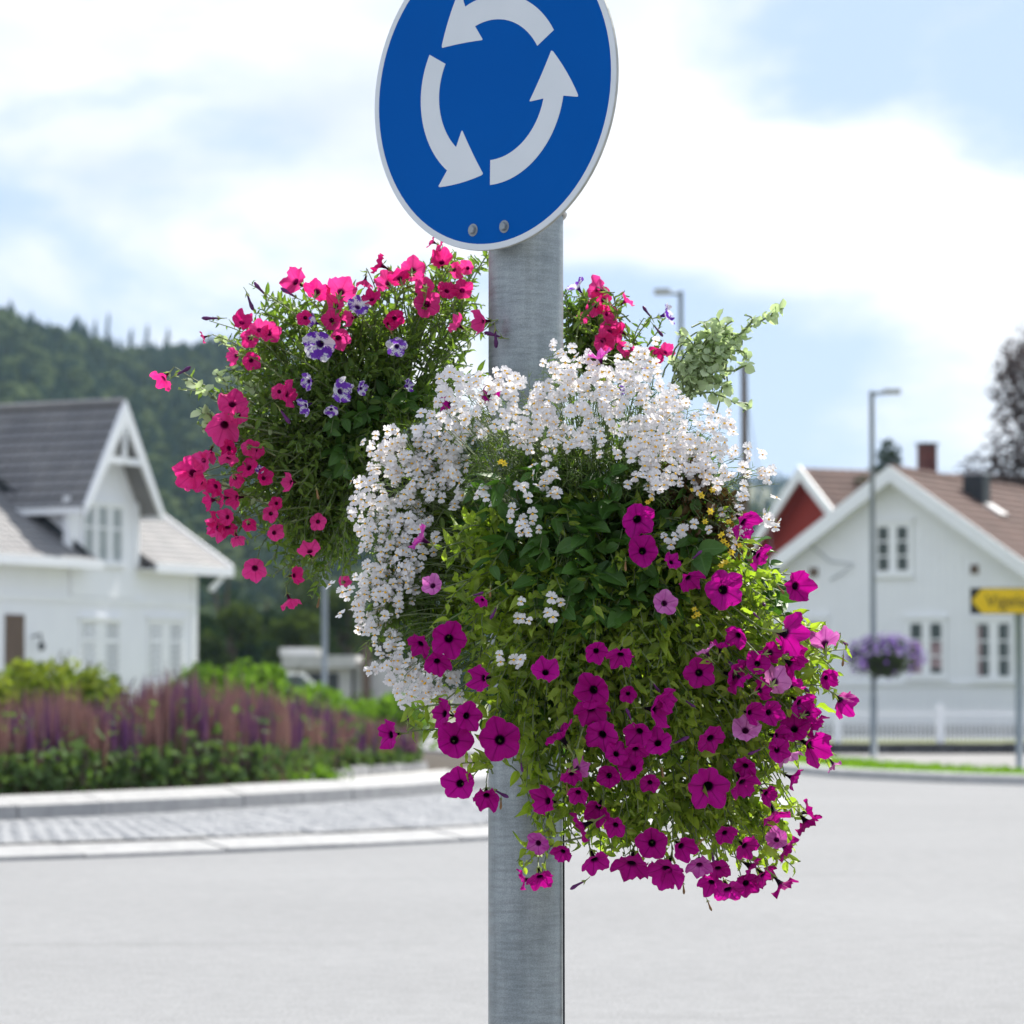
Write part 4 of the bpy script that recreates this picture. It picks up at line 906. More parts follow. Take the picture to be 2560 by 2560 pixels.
def nemesia(seed):
    rs = np.random.default_rng(seed); mb = MB()
    # four upper lobes and a broad notched lower lip
    for a, ln, wd in ((R(22), .86, .27), (R(66), .95, .27), (R(114), .95, .27), (R(158), .86, .27), (R(-63), 1.0, .36), (R(-117), 1.0, .36)):
        ln *= rs.uniform(.92, 1.06); c, s_ = math.cos(a), math.sin(a); cup = rs.uniform(-.12, .22)
        P = [(.08, 0, 0), (.40, wd*.75, .05), (.78, wd, cup*.6), (ln, wd*.55, cup), (ln*.93, 0, cup), (ln, -wd*.55, cup), (.78, -wd, cup*.6), (.40, -wd*.75, .05), (.6, 0, .10)]
        V = [(x*c-y*s_, x*s_+y*c, z) for x, y, z in P]
        mb.add(V, [(i, (i+1) % 8, 8) for i in range(8)], 0)
    V = [(.22*math.cos(t), -.13+.17*math.sin(t), .13) for t in np.arange(7)*.8976]+[(0, -.13, .32)]
    mb.add(V, [(i, (i+1) % 7, 7) for i in range(7)], 1)
    return dict(V=np.vstack(mb.V), F=mb.F, uv=np.vstack(mb.U), mi=mb.I)
NEM = [nemesia(s) for s in range(5)]
NME = [proto_mesh(p, 'bloom', [MT['nem'], MT['nemy']], False) for p in NEM]
def small5(seed):
    mb = MB()
    for k in range(6):
        a = k*1.0472; c, s_ = math.cos(a), math.sin(a); V = [(x*c-y*s_, x*s_+y*c, z) for x, y, z in ((.05, 0, 0), (.5, .28, .2), (1, 0, .15+.2*(k % 2)), (.5, -.28, .2))]; mb.add(V, [(0, 1, 2, 3)])
    return mb
YME = small5(0).mesh('bloom', MT['yellowpetal'])

def frame(axis, roll=0.0, up=(0, 0, 1)):
    """rotation whose Z is axis"""
    a = Vector(axis).normalized(); u = Vector(up)
    if abs(a.dot(u)) > .97: u = Vector((0, 1, 0))
    x = u.cross(a).normalized(); y = a.cross(x)
    return Matrix((x, y, a)).transposed().to_4x4() @ Matrix.Rotation(roll, 4, 'Z')
class Plant:
    def __init__(s, name, label, cat, base, leafkind, group=None):
        s.root = empty(name, base); tag(s.root, label, cat, group); s.b = np.array(base, float); s.T = Matrix.Translation(-Vector(base)); s.kind = leafkind
        s.leaves = []; s.st = MB(); s.tubes = []; s.extra = []
    def shoot(s, p0, p1, n, size, sag=.03, r=.0016, kind=None, frac=.35, spread=1.0, tip=True):
        p0, p1 = np.array(p0, float), np.array(p1, float); t = np.linspace(0, 1, 7)[:, None]
        bow = np.array([rng.normal()*.012, rng.normal()*.012, abs(sag)])
        P = p0+(p1-p0)*t+bow*(4*t*(1-t))
        s.tubes.append((P, r)); k = kind or s.kind
        for i in range(n):
            u = frac+(1-frac)*(i+.5)/n; q = u*6; j = min(5, int(q)); p = P[j]+(P[j+1]-P[j])*(q-j); T = P[j+1]-P[j]; T = T/(np.linalg.norm(T)+1e-9)
            a = 2.4*i+rng.random()*1.2; ref = np.array([0, 0, 1.]) if abs(T[2]) < .9 else np.array([1., 0, 0])
            e1 = np.cross(T, ref); e1 /= np.linalg.norm(e1); e2 = np.cross(T, e1)
            d = (e1*math.cos(a)+e2*math.sin(a))*spread + T*rng.uniform(.25, .9) + np.array([0, -.22, .12]); d /= np.linalg.norm(d)
            # leaf plane: normal leans up and towards the outside
            nrm = np.array([0, -.45, .9])+rng.normal(size=3)*.75; nrm -= d*np.dot(nrm, d); nrm /= np.linalg.norm(nrm)+1e-9
            x = np.cross(d, nrm); sz = size*rng.uniform(.6, 1.25)*(1.0 if u < .85 else .65)
            M = Matrix(((x[0]*sz, d[0]*sz, nrm[0]*sz, p[0]), (x[1]*sz, d[1]*sz, nrm[1]*sz, p[1]), (x[2]*sz, d[2]*sz, nrm[2]*sz, p[2]), (0, 0, 0, 1)))
            s.leaves.append((sz*(1.35 if k == 'dark' else 1)/max(.2, (p[1]-5.4)), k, int(rng.integers(len(LEAF[k]))), M))
        return P
    def finish(s, maxleaf=300, maxstem=120):
        s.leaves.sort(key=lambda q: -q[0])
        for _, k, v, M in s.leaves[:maxleaf]: link('leaf', LME[k][v], s.root, s.T @ M)
        rest = s.leaves[maxleaf:]
        if rest:
            ks = sorted({q[1] for q in rest}); mb = MB()
            for _, k, v, M in rest:
                p = dict(LEAF[k][v]); p['mi'] = ks.index(k); mb.proto(p, s.T @ M)
            tag(mb.build('foliage', [MT[LMAT[k]] for k in ks], s.root, smooth=True), kind='stuff')
        for P, r in s.tubes[:maxstem]:
            mb = MB(); mb.tube(P-s.b, np.linspace(r*1.3, r*.7, len(P)), 5); mb.build('stem', MT['stem'], s.root, smooth=True)
        if s.tubes[maxstem:]:
            mb = MB()
            for P, r in s.tubes[maxstem:]: mb.tube(P-s.b, np.linspace(r*1.2, r*.6, len(P)), 4, cap=False)
            tag(mb.build('fine_stem', MT['stem'], s.root, smooth=True), kind='stuff')
S_ = 2560/1932
def front_y(px, py, back=0.0):
    q = ((px-1480)/700)**2+((py-1480)/830)**2
    y = 6.27-.33*math.sqrt(max(0, 1-q))+back
    if 1175 < px < 1450: y = min(y, 6.335)
    return y
def rear_y(px, py, back=0.0):
    q = ((px-930)/640)**2+((py-1060)/520)**2
    y = 6.80-.30*math.sqrt(max(0, 1-q))+back
    if 1160 < px < 1450: y = max(y, 6.56)
    return y
def axis_of(code):
    v = np.zeros(3)
    for ch in code: v += {'F': (0, -1.3, 0), 'R': (1, 0, 0), 'L': (-1, 0, 0), 'U': (0, 0, .8), 'D': (0, 0, -.8), 'B': (0, 1.0, 0)}[ch]
    return v+rng.normal(size=3)*np.array([.42, .1, .36])+np.array([0, 0, -.14])
PME = {}
def pet_mesh(v, m):
    if (v, m) not in PME: PME[(v, m)] = proto_mesh(PET[v], 'bloom', MT[m])
    return PME[(v, m)]
def bloom(pl, c, r, axis, m, core=None):
    code_front = axis[1]/np.linalg.norm(axis) < -.75
    v = int(rng.integers(0, 8))
    M = pl.T @ Matrix.Translation(Vector(c)) @ frame(axis, rng.uniform(0, 6.28)) @ Matrix.Diagonal((r, r*rng.uniform(.93, 1.05), r*rng.uniform(.9, 1.15), 1))
    o = link('bloom', pet_mesh(v, m), pl.root, M)
    link('calyx', CAL, o)
    a = np.array(axis)/np.linalg.norm(axis); back = np.array(c)-a*r*1.75
    if core is not None:
        tgt = np.array(core)+rng.normal(size=3)*.05; e = back+(tgt-back)*rng.uniform(.35, .6)
        return back, e
BUDME = {'budpurple': BUD.mesh('bud', MT['budpurple'], True), 'dry': BUD.mesh('bud', MT['dry'], True)}
def budat(pl, c, r, axis, m='budpurple'):
    M = pl.T @ Matrix.Translation(Vector(c)) @ frame(axis, rng.uniform(0, 6.28)) @ Matrix.Diagonal((r, r, r, 1))
    o = link('bud' if m == 'budpurple' else 'withered_bloom', BUDME[m], pl.root, M); link('calyx', CAL, o)

# ------------------------------------------------------------------ planters
def planter(label, c, r):
    root = empty('planter_bowl', c); tag(root, label, 'planter', 'planters on the sign pole'); A = np.linspace(0, 2*np.pi, 25)[:-1]
    mb = MB(); prof = [(1.0, .0), (1.0, -.03), (.92, -.05), (.75, -.55*.8), (.45, -.78), (.0001, -.85)]
    mb.add([(r*q*math.cos(a), r*q*math.sin(a), r*z) for q, z in prof for a in A], [(j*24+i, j*24+(i+1) % 24, (j+1)*24+(i+1) % 24, (j+1)*24+i) for j in range(5) for i in range(24)]); mb.build('bowl', MT['bowl'], root, smooth=True)
    mb = MB(); mb.add([(r*.985*math.cos(a), r*.985*math.sin(a), -.015*r) for a in A], [list(range(24))]); mb.build('soil', MT['soil'], root)
    return root
CF = at(1490, 1330, 6.20); CR = at(930, 1110, 6.78)
pf_ = planter('dark planter bowl hidden under the white and magenta flowers in front of the pole', CF, .125)
pr_ = planter('dark planter bowl hidden inside the hot pink flowers behind the pole', CR, .17)
for rt, c in ((pf_, CF), (pr_, CR)):
    d = np.array([PX, PY])-c[:2]; L_ = np.linalg.norm(d); d /= L_
    mb = MB(); mb.tube([(d[0]*.05, d[1]*.05, -.09), (d[0]*(L_-PR-.012), d[1]*(L_-PR-.012), -.09)], .011, 8); mb.build('bracket', MT['darkmetal'], rt)
    mb = MB(); mb.tube([(d[0]*L_+1.05*PR*math.cos(a), d[1]*L_+1.05*PR*math.sin(a), -.09) for a in np.linspace(0, 6.283, 33)], .009, 6, cap=False); mb.build('clamp_ring', MT['darkmetal'], rt)

def S(poly): return [(x*S_, y*S_) for x, y in poly]
def fill(pl, poly, n, yfun, core, nl, size, kind=None, back=.22, mind=0, lenf=(.10, .20), sag=.03, r=.0016, frac=.3):
    """shoots whose tips are spread over an outline, growing out of the planter"""
    for q in sample(S(poly), n, mind):
        tip = at(q[0], q[1], yfun(q[0], q[1], back*rng.random()**1.6))
        d = np.array(core)+rng.normal(size=3)*np.array([.06, .03, .06])-tip; L_ = np.linalg.norm(d); ln = min(L_*.8, rng.uniform(*lenf))
        pl.shoot(tip+d/L_*ln, tip, nl, size, sag, r, kind, frac)

# ---------------------------------------------------------------- magenta petunia, front
mg = Plant('petunia_plant', 'magenta petunia trailing low in front of the pole with yellow-green leaves', 'petunia', CF, 'bright')
GREEN_F = [(830, 1010), (920, 960), (1060, 960), (1200, 950), (1300, 980), (1390, 990), (1440, 1080), (1475, 1130), (1495, 1190), (1580, 1225), (1585, 1290), (1545, 1330), (1560, 1400), (1530, 1450), (1500, 1490), (1470, 1500), (1400, 1530), (1300, 1500), (1180, 1480), (1080, 1450), (980, 1440), (900, 1440), (850, 1400), (830, 1330), (880, 1280), (860, 1200), (810, 1110)]
LOW_F = [(960, 1440), (1100, 1450), (1300, 1500), (1400, 1530), (1470, 1510), (1510, 1540), (1510, 1600), (1470, 1650), (1390, 1650), (1290, 1600), (1200, 1600), (1120, 1620), (1060, 1600), (1010, 1620), (990, 1560), (1000, 1500)]
fill(mg, GREEN_F, 300, front_y, CF, 10, .034, mind=16, back=.20)
fill(mg, [(1150, 1030), (1400, 1060), (1480, 1180), (1570, 1260), (1540, 1420), (1460, 1490), (1250, 1460), (1000, 1420), (880, 1390), (900, 1250), (1000, 1180)], 150, front_y, CF, 11, .029, mind=20, back=.06)
fill(mg, LOW_F, 85, front_y, at(1300, 1480, 6.2), 8, .034, mind=18, back=.12, lenf=(.09, .16))
for (a, b) in (((850, 1390), (775, 1380)), ((870, 1330), (765, 1350)), ((930, 1460), (870, 1440)), ((1040, 1560), (975, 1625)), ((1100, 1580), (985, 1640)), ((1420, 1100), (1500, 1085)), ((1480, 1260), (1600, 1225)), ((1470, 1300), (1575, 1300)), ((1500, 1400), (1560, 1440)), ((1430, 1560), (1510, 1520)), ((1420, 1600), (1500, 1640)), ((1480, 1250), (1560, 1240)), ((1480, 1180), (1590, 1215))):
    p0, p1 = (at(q[0]*S_, q[1]*S_, front_y(q[0]*S_, q[1]*S_)) for q in (a, b)); mg.shoot(p0, p1, 9, .032, .008, .0018, frac=.1)
MAG = """1205,982,33,F;1213,1038,31,F;1270,1058,20,FRU;1303,1095,24,RDF;1368,1112,35,F;1255,1137,24,Fp;1410,992,31,RFD;1437,1052,29,RDF;1507,1106,31,RF;1388,1203,28,FLD;1494,1198,38,RB;1498,1258,30,RBD;1320,1270,33,F;1396,1278,34,RF;1465,1283,30,BRp;1555,1205,28,UBp;1592,1326,28,RDB;1562,1280,18,FR;1500,1372,28,F;1537,1410,34,RF;1490,1430,28,RDp;1576,1447,18,RDp;1408,1373,30,FUp;1345,1398,33,F;1338,1490,41,F;1405,1482,27,FRD;1243,1340,34,FR;1203,1385,28,F;1240,1398,28,F;1117,1303,35,F;1117,1345,31,FD;1133,1390,34,F;943,1395,41,F;831,1345,30,FL;884,1352,29,F;858,1395,33,F;729,1387,28,LF;847,1207,34,F;789,1220,25,LFD;825,1252,24,FD;905,1280,24,LF;1125,1230,22,F;1170,1242,26,FD;1030,1263,26,FU;1053,1382,36,LU;865,1478,31,F;918,1507,26,FD;1026,1510,28,FL;1078,1466,24,D;1148,1465,23,F;1190,1447,27,F;1127,1530,30,FD;1090,1562,30,LD;1013,1593,23,Fp;983,1660,22,LD;1020,1662,26,D;1125,1630,28,D;1230,1592,31,F;1190,1640,33,FD;1255,1650,36,FD;1320,1638,26,Dp;1355,1645,27,D;1376,1686,34,FD;1424,1640,29,DR;1480,1676,29,RD;1466,1545,30,D;1526,1558,29,RD;1530,1528,22,R;1490,1603,26,RD;1465,1582,23,Fp;788,1013,25,LUp;815,1103,21,Fp;908,1135,15,FD;845,760,21,LF;926,747,23,F;1130,668,21,Up;1096,1447,20,BRp;1505,1235,24,BR;1430,1250,24,F;1460,1230,22,BR;1185,1310,18,F;1400,1285,22,RD;1360,1215,20,U;1330,1225,20,Up;1470,1390,26,FR;1455,1345,24,RF;1515,1330,26,RFD;1440,1300,24,RB;1540,1370,24,RD;1500,1285,24,RU;1420,1345,22,FR;1405,1450,22,FD;1500,1470,22,RD;1470,1415,24,RF;1530,1345,22,RB;1370,1575,24,FD;1410,1600,24,FDR;1290,1600,24,FD;1160,1560,24,FD;1060,1610,22,FD;1200,1420,24,FD;1165,1420,24,F;1260,1320,24,FR;1090,1500,22,FD;1450,1500,22,FRD;1270,1655,26,FD;1410,1670,26,FD;1340,1670,24,FD;1445,1655,24,FDR;1225,1480,20,FD"""
occupied = []
def plant_blooms(pl, data, yfun, core, m, pale, near=.03):
    for s in data.split(';'):
        x, y, r, code = s.split(','); x, y, r = float(x)*S_, float(y)*S_, float(r)*S_
        p = code.endswith('p'); code = code.rstrip('p')
        if code == 'D': code = 'FFDDD' if rng.random() < .5 else 'FDDDR'[:3+int(rng.integers(0, 3))]
        if m == 'hotpink' and not p and rng.random() < .35: code += str(rng.choice(['U', 'L', 'LU', 'R', 'D']))*2
        if m == 'hotpink' and p and rng.random() < .6: code = code.replace('F', '')+'B'
        Y = yfun(x, y)-near-.02*rng.random()+(.20 if m == 'magenta' and y < 1020 and x < 1250 else 0); c = at(x, y, Y)
        e = bloom(pl, c, r/FPX*Y*(rng.uniform(.90, 1.10) if m not in ('hotpink', 'spotted') else rng.uniform(.82, 1.02)), axis_of(code), pale if p else m, core); occupied.append((x, y, r))
        pl.shoot(e[1], e[0], 6, .028, .004, .0017, frac=.15)
plant_blooms(mg, MAG, front_y, CF, 'magenta', 'pale_magenta')
for x, y, ax in [(1085, 1672, 'D'), (1318, 1045, 'D'), (1442, 1140, 'U'), (1425, 1160, 'UL'), (1595, 1215, 'RU'), (1505, 1335, 'D'), (1450, 1340, 'D'), (1380, 1255, 'LU'), (1215, 1065, 'D'), (905, 1120, 'U'), (1130, 1365, 'LU'), (1240, 1300, 'D'), (770, 1350, 'U'), (1345, 1620, 'D'), (950, 1500, 'D'), (1305, 1330, 'D'), (1480, 1225, 'UL'), (1060, 1385, 'DR'), (1520, 1300, 'RD'), (1290, 1395, 'U'), (985, 1450, 'D'), (1420, 1420, 'D'), (1185, 1345, 'U'), (1105, 1325, 'L'), (930, 1160, 'D')]:
    X_, Y_ = x*S_, y*S_; budat(mg, at(X_, Y_, front_y(X_, Y_)-.02), .017*rng.uniform(.7, 1.2), axis_of(ax)+rng.normal(size=3)*.35)
for x, y in [(1340, 1712), (925, 1120), (945, 1520), (1590, 1250), (1290, 1680), (1475, 1115), (1330, 1245), (1180, 1070), (1070, 1490), (1320, 1590), (1250, 1460)]:
    X_, Y_ = x*S_, y*S_; budat(mg, at(X_, Y_, front_y(X_, Y_)-.012), .013, axis_of('D'), 'dry')
fill(mg, [(720, 900), (900, 930), (900, 1330), (840, 1310), (790, 1200), (760, 1000)], 60, lambda a, b, c: 6.27+c*.3, at(1180, 1150, 6.26), 9, .034, mind=14, back=.2)
fill(mg, [(1040, 1540), (1480, 1550), (1510, 1630), (1420, 1665), (1300, 1645), (1180, 1640), (1060, 1630)], 55, front_y, at(1300, 1500, 6.2), 9, .032, mind=16, back=.10, lenf=(.08, .14))
fill(mg, [(690, 1000), (800, 960), (820, 1100), (820, 1300), (760, 1290), (700, 1250), (680, 1120)], 80, lambda a, b, c: 6.24+c*.3, at(1150, 1180, 6.27), 10, .030, kind='rear', mind=12, back=.2)
fill(mg, [(940, 860), (1340, 850), (1380, 900), (1300, 960), (1000, 960)], 60, lambda a, b, c: front_y(a, b, .08), CF, 8, .03, kind='rear', mind=14, back=.1)
mg.finish()

# ---------------------------------------------------------------- broad-leaved plant in the shaded middle
bl = Plant('broadleaf_plant', 'broad dark green leaves in the shaded middle of the front planter', 'foliage plant', CF, 'dark')
fill(bl, [(930, 900), (1330, 900), (1370, 990), (1250, 1200), (1000, 1220), (900, 1080)], 90, front_y, CF, 7, .052, mind=24, back=.20, lenf=(.08, .15))
fill(bl, [(1050, 980), (1170, 1000), (1160, 1180), (1060, 1190)], 12, front_y, CF, 6, .060, mind=24, back=.05, lenf=(.08, .12))
fill(bl, [(880, 900), (1380, 900), (1500, 1150), (1480, 1420), (1250, 1480), (900, 1400), (860, 1150)], 170, lambda a, b, c: front_y(a, b, .14+c), CF, 8, .050, mind=20, back=.18, lenf=(.08, .16))
bl.finish()

# ---------------------------------------------------------------- white nemesia
nm = Plant('nemesia_plant', 'white yellow-eyed small flowers massed on top and down the left of the front planter', 'nemesia', CF, 'thread')
W1 = [(700, 850), (745, 825), (800, 818), (835, 770), (880, 765), (912, 790), (915, 830), (905, 865), (880, 905), (860, 935), (800, 960), (830, 990), (790, 1040), (775, 1090), (800, 1130), (790, 1175), (755, 1200), (775, 1250), (845, 1262), (860, 1300), (835, 1325), (780, 1320), (745, 1270), (695, 1275), (702, 1200), (672, 1165), (670, 1100), (695, 1060), (668, 1005), (685, 960), (695, 900)]
W2 = [(1000, 700), (1025, 675), (1060, 682), (1110, 672), (1170, 655), (1215, 668), (1262, 705), (1290, 720), (1290, 765), (1350, 770), (1370, 810), (1362, 850), (1350, 885), (1310, 910), (1275, 915), (1240, 862), (1190, 870), (1120, 850), (1060, 830), (1000, 828), (940, 822), (925, 790), (985, 760), (1022, 750)]
W3 = [(830, 722), (870, 714), (920, 722), (960, 706), (982, 716), (965, 742), (900, 748)]
clusters = [(q[0], q[1], int(rng.integers(6, 11))) for W_, n_, d_ in ((W1, 112, 30), (W2, 104, 32), (W3, 8, 28)) for q in sample(S(W_), n_, d_) if math.sin(q[0]*.019+.6)*math.sin(q[1]*.023+1.1)+.6*math.sin(q[0]*.041+q[1]*.033) > -.62]
clusters += [(x*S_, y*S_, k) for x, y, k in [(1040, 890, 7), (1020, 935, 5), (1030, 915, 5), (990, 990, 5), (1005, 995, 6), (968, 970, 3), (1225, 908, 8), (1245, 900, 6), (1210, 900, 6), (1400, 935, 6), (1435, 890, 6), (1425, 880, 4), (1455, 967, 5), (1300, 990, 4), (995, 1162, 4), (1035, 1150, 4), (970, 1240, 5), (1415, 980, 6), (1390, 1000, 4), (850, 920, 4), (860, 895, 4), (930, 925, 4), (880, 940, 4), (820, 1290, 6), (1000, 900, 3), (1385, 960, 5), (1340, 905, 6), (1385, 870, 6), (1405, 860, 3), (990, 720, 4), (965, 735, 4), (1255, 1010, 3), (885, 925, 4)]]
flow = []
for cx_, cy_, k in clusters:
    left = cx_ < 930*S_ and cy_ > 800*S_
    Y = front_y(cx_, cy_)-.015 if cy_ > 900 else 6.22+.06*rng.random(); c = at(cx_, cy_, Y)
    if left: c = at(cx_, cy_, 6.14+.10*(1-(cx_/S_-660)/250)+.03*rng.random())
    hard = inpoly([(cx_, cy_)], S(W1))[0]
    out_ = np.array([(cx_-1480)/1000, -1.1, .22+(1200-cy_)/2200])
    d = np.array([CF[0], CF[1]+.05, CF[2]])-c; L_ = np.linalg.norm(d); base = c+d/L_*min(.14, L_*.7)+np.array([0, 0, -.03])
    nm.shoot(base, c+np.array([0, .004, 0]), 8, .022, .012, .0009, frac=.1, spread=.8)
    for j in range(2): nm.shoot(base+rng.normal(size=3)*.012, c+rng.normal(size=3)*.016+np.array([0, .012, -.012]), 5, .018, .01, .0007, frac=.1, spread=.8)
    for j in range(k):
        o_ = rng.normal(size=3)*np.array([.0165, .013, .0145]); p = c+o_; ax = out_+rng.normal(size=3)*.5
        flow.append((p, ax, .0122*rng.uniform(.72, 1.15)))
flow.sort(key=lambda q: q[0][1])
def nmat(p, ax, s_): return nm.T @ Matrix.Translation(Vector(p)) @ frame(ax, rng.normal()*.25) @ Matrix.Scale(s_, 4)
order = list(range(len(flow))); random.Random(3).shuffle(order)
for k in order[:300]: link('bloom', NME[k % 5], nm.root, nmat(*flow[k]))
mb = MB()
for k in order[300:]: mb.proto(NEM[k % 5], nmat(*flow[k]))
tag(mb.build('bloom', [MT['nem'], MT['nemy']], nm.root), kind='stuff')
# thin green haulm behind the flowers
fill(nm, [(900, 830), (1350, 830), (1400, 900), (1380, 960), (1250, 950), (1000, 930), (920, 950), (860, 960)], 260, front_y, CF, 9, .022, mind=10, back=.10, lenf=(.06, .14), r=.0009)
fill(nm, W1, 160, lambda a, b, c: 6.18+.08*(1-(a/S_-660)/250)+c, at(1180, 1150, 6.22), 8, .022, mind=10, back=.06, lenf=(.06, .14), r=.0009)
fill(nm, W2, 150, lambda a, b, c: 6.27+c*.2, CF, 9, .022, mind=10, back=.06, lenf=(.08, .16), r=.0009)
fill(nm, [(1040, 1060), (1080, 1030), (1090, 1090), (1060, 1100)], 10, front_y, at(1380, 1250, 6.2), 7, .015, back=.02, lenf=(.06, .1), r=.0008)
nm.finish()

# ---------------------------------------------------------------- bronze-leaved plant with yellow flowers
ye = Plant('loosestrife_plant', 'bronze-leaved plant with small yellow flowers at the right of the front planter', 'foliage plant', CF, 'brown')
fill(ye, [(1235, 910), (1340, 890), (1400, 970), (1420, 1050), (1360, 1060), (1300, 1000)], 60, front_y, CF, 9, .024, mind=8, back=.06, lenf=(.06, .12))
for x, y in [(1305, 925), (1322, 935), (1310, 1150), (1316, 1160), (1308, 1165), (1372, 1030), (1380, 1042), (1365, 1022), (1368, 1062), (1360, 1068), (1395, 1030), (1375, 985), (1330, 985), (1230, 942), (1222, 948), (950, 875), (945, 872), (1345, 925), (1340, 965), (1362, 1010)]:
    X_, Y_ = x*S_, y*S_; M = ye.T @ Matrix.Translation(Vector(at(X_, Y_, front_y(X_, Y_)-.022))) @ frame(axis_of('FU')) @ Matrix.Scale(.0075*rng.uniform(.7, 1.3), 4); link('bloom', YME, ye.root, M)
ye.finish()

# ---------------------------------------------------------------- hot pink petunia, behind
hp = Plant('petunia_plant', 'hot pink petunia spreading from the planter behind the pole to the left', 'petunia', CR, 'rear')
GREEN_R = [(430, 740), (400, 690), (440, 640), (480, 570), (545, 540), (620, 560), (700, 540), (780, 500), (860, 480), (922, 480), (924, 700), (930, 740), (830, 735), (810, 800), (715, 830), (690, 900), (685, 960), (665, 1010), (680, 1060), (650, 1100), (570, 1105), (510, 1070), (480, 1000), (430, 950), (420, 880), (410, 800)]
fill(hp, GREEN_R, 460, rear_y, CR, 10, .027, mind=12, back=.26)
fill(hp, [(560, 800), (810, 800), (715, 830), (690, 1000), (680, 1060), (640, 1100), (560, 1100), (510, 1060), (490, 950)], 120, lambda a, b, c: rear_y(a, b, .04+c), CR, 9, .030, mind=12, back=.25)
fill(hp, [(640, 760), (810, 760), (720, 830), (690, 930), (600, 900)], 26, rear_y, CR, 7, .040, kind='dark', back=.10)
fill(hp, [(430, 760), (700, 740), (830, 740), (810, 800), (715, 830), (690, 900), (685, 1060), (650, 1100), (570, 1090), (500, 1020), (440, 900)], 190, lambda a, b, c: rear_y(a, b, .08+c), CR, 9, .028, mind=13, back=.2)
for (a, b) in (((600, 700), (395, 605)), ((620, 660), (470, 535)), ((640, 640), (560, 540)), ((560, 740), (430, 640)), ((700, 620), (640, 540)), ((820, 600), (720, 500)), ((860, 600), (850, 480)), ((480, 760), (335, 735)), ((520, 860), (370, 800)), ((540, 900), (370, 920)), ((500, 1000), (420, 985)), ((600, 1040), (510, 1090)), ((620, 1060), (590, 1130)), ((640, 1020), (655, 1110)), ((560, 980), (440, 1030))):
    p0, p1 = (at(q[0]*S_, q[1]*S_, rear_y(q[0]*S_, q[1]*S_)) for q in (a, b)); hp.shoot(p0, p1, 16, .022, .008, .0016, frac=.1)
HOT = """358,893,32,F;345,905,24,LF;440,757,32,F;422,806,33,Fp;548,743,27,F;525,740,18,FL;304,718,24,LF;381,637,14,LD;458,603,22,LUF;470,640,22,LFp;510,628,24,Fp;440,672,18,LFp;475,682,18,Fp;490,620,22,Fp;552,528,28,LUF;600,545,27,UFp;645,545,30,Up;630,575,25,UFp;688,535,18,U;727,530,25,UFp;712,497,22,LU;752,520,24,Up;780,508,28,Up;822,470,28,LU;813,455,16,U;833,490,26,UFp;862,510,20,UFp;872,545,22,Fp;806,572,32,F;906,606,26,F;860,610,24,FL;745,602,22,F;625,605,24,F;640,640,24,F;403,920,24,LFp;430,870,22,F;465,880,24,LF;395,858,18,LF;405,1000,28,FD;400,985,24,LF;448,1018,17,D;440,940,22,LF;480,1075,25,LF;583,1035,25,F;548,1137,20,LD;560,1085,22,FR;545,910,19,FL;510,970,17,Fp;470,990,16,Fp;650,1097,13,Fp;600,985,18,F;470,845,18,Fp;800,540,22,UFp;845,545,20,UFp;700,560,20,UFp;575,600,18,Fp;660,600,18,F;735,610,14,F;380,870,22,FL;415,940,22,F;425,975,20,FLp;392,945,20,L;452,782,20,Fp;480,850,20,F;428,848,22,FL;375,910,22,LF;500,900,18,Fp;430,1000,20,FD;520,950,16,F;445,905,18,Fp;520,1005,18,Fp;880,505,18,UF"""
def rear_bl(x, y, *k):
    Y = rear_y(x, y)
    return 6.40 if (1180 < x < 1250 and 760 < y < 860) else Y
plant_blooms(hp, HOT, rear_bl, CR, 'hotpink', 'hotpink', .03)
for x, y, ax, m in [(350, 698, 'U', 'budpurple'), (487, 541, 'LU', 'budpurple'), (540, 549, 'LU', 'budpurple'), (392, 600, 'LU', 'budpurple'), (473, 575, 'D', 'budpurple'), (935, 645, 'D', 'budpurple'), (925, 630, 'U', 'budpurple'), (540, 790, 'RD', 'budpurple'), (600, 935, 'D', 'dry'), (735, 620, 'U', 'dry'), (700, 905, 'D', 'dry'), (760, 840, 'D', 'dry'), (600, 1140, 'D', 'dry'), (655, 1105, 'D', 'dry')]:
    X_, Y_ = x*S_, y*S_; budat(hp, at(X_, Y_, rear_bl(X_, Y_)-.03), .022 if m == 'budpurple' else .014, axis_of(ax), m)
hp.finish()
# the part that shows to the right of the pole
CR2 = at(1500, 960, 6.78)
h2 = Plant('petunia_plant', 'hot pink petunia standing right behind the pole above the white flowers', 'petunia', CR2, 'rear')
fill(h2, [(1068, 560), (1100, 545), (1140, 590), (1165, 650), (1180, 690), (1200, 710), (1066, 720)], 120, lambda a, b, c: 6.70+c, CR2, 10, .026, mind=9, back=.12, lenf=(.10, .2))
for (a, b) in (((1180, 700), (1250, 600)), ((1190, 700), (1215, 600)), ((1220, 720), (1240, 640)), ((1130, 620), (1180, 560)), ((1080, 600), (1085, 545))):
    p0, p1 = (at(q[0]*S_, q[1]*S_, 6.68) for q in (a, b)); h2.shoot(p0, p1, 14, .020, .008, .0016, frac=.1)
plant_blooms(h2, "1120,545,27,LUFp;1135,565,25,UFp;1185,564,21,RUp;1150,592,20,FRp;1152,628,26,F;1140,645,22,F;1168,622,18,FR;1258,662,18,RUF;1235,672,20,UFp;1210,682,18,Fp;1190,665,16,F;1122,580,20,Fp;1100,600,12,Fp;1175,655,14,F", lambda a, b, *c: 6.66, CR2, 'hotpink', 'hotpink', .02)
for x, y, ax in [(1218, 585, 'UL'), (1245, 628, 'D')]: budat(h2, at(x*S_, y*S_, 6.64), .018, axis_of(ax))
h2.finish()

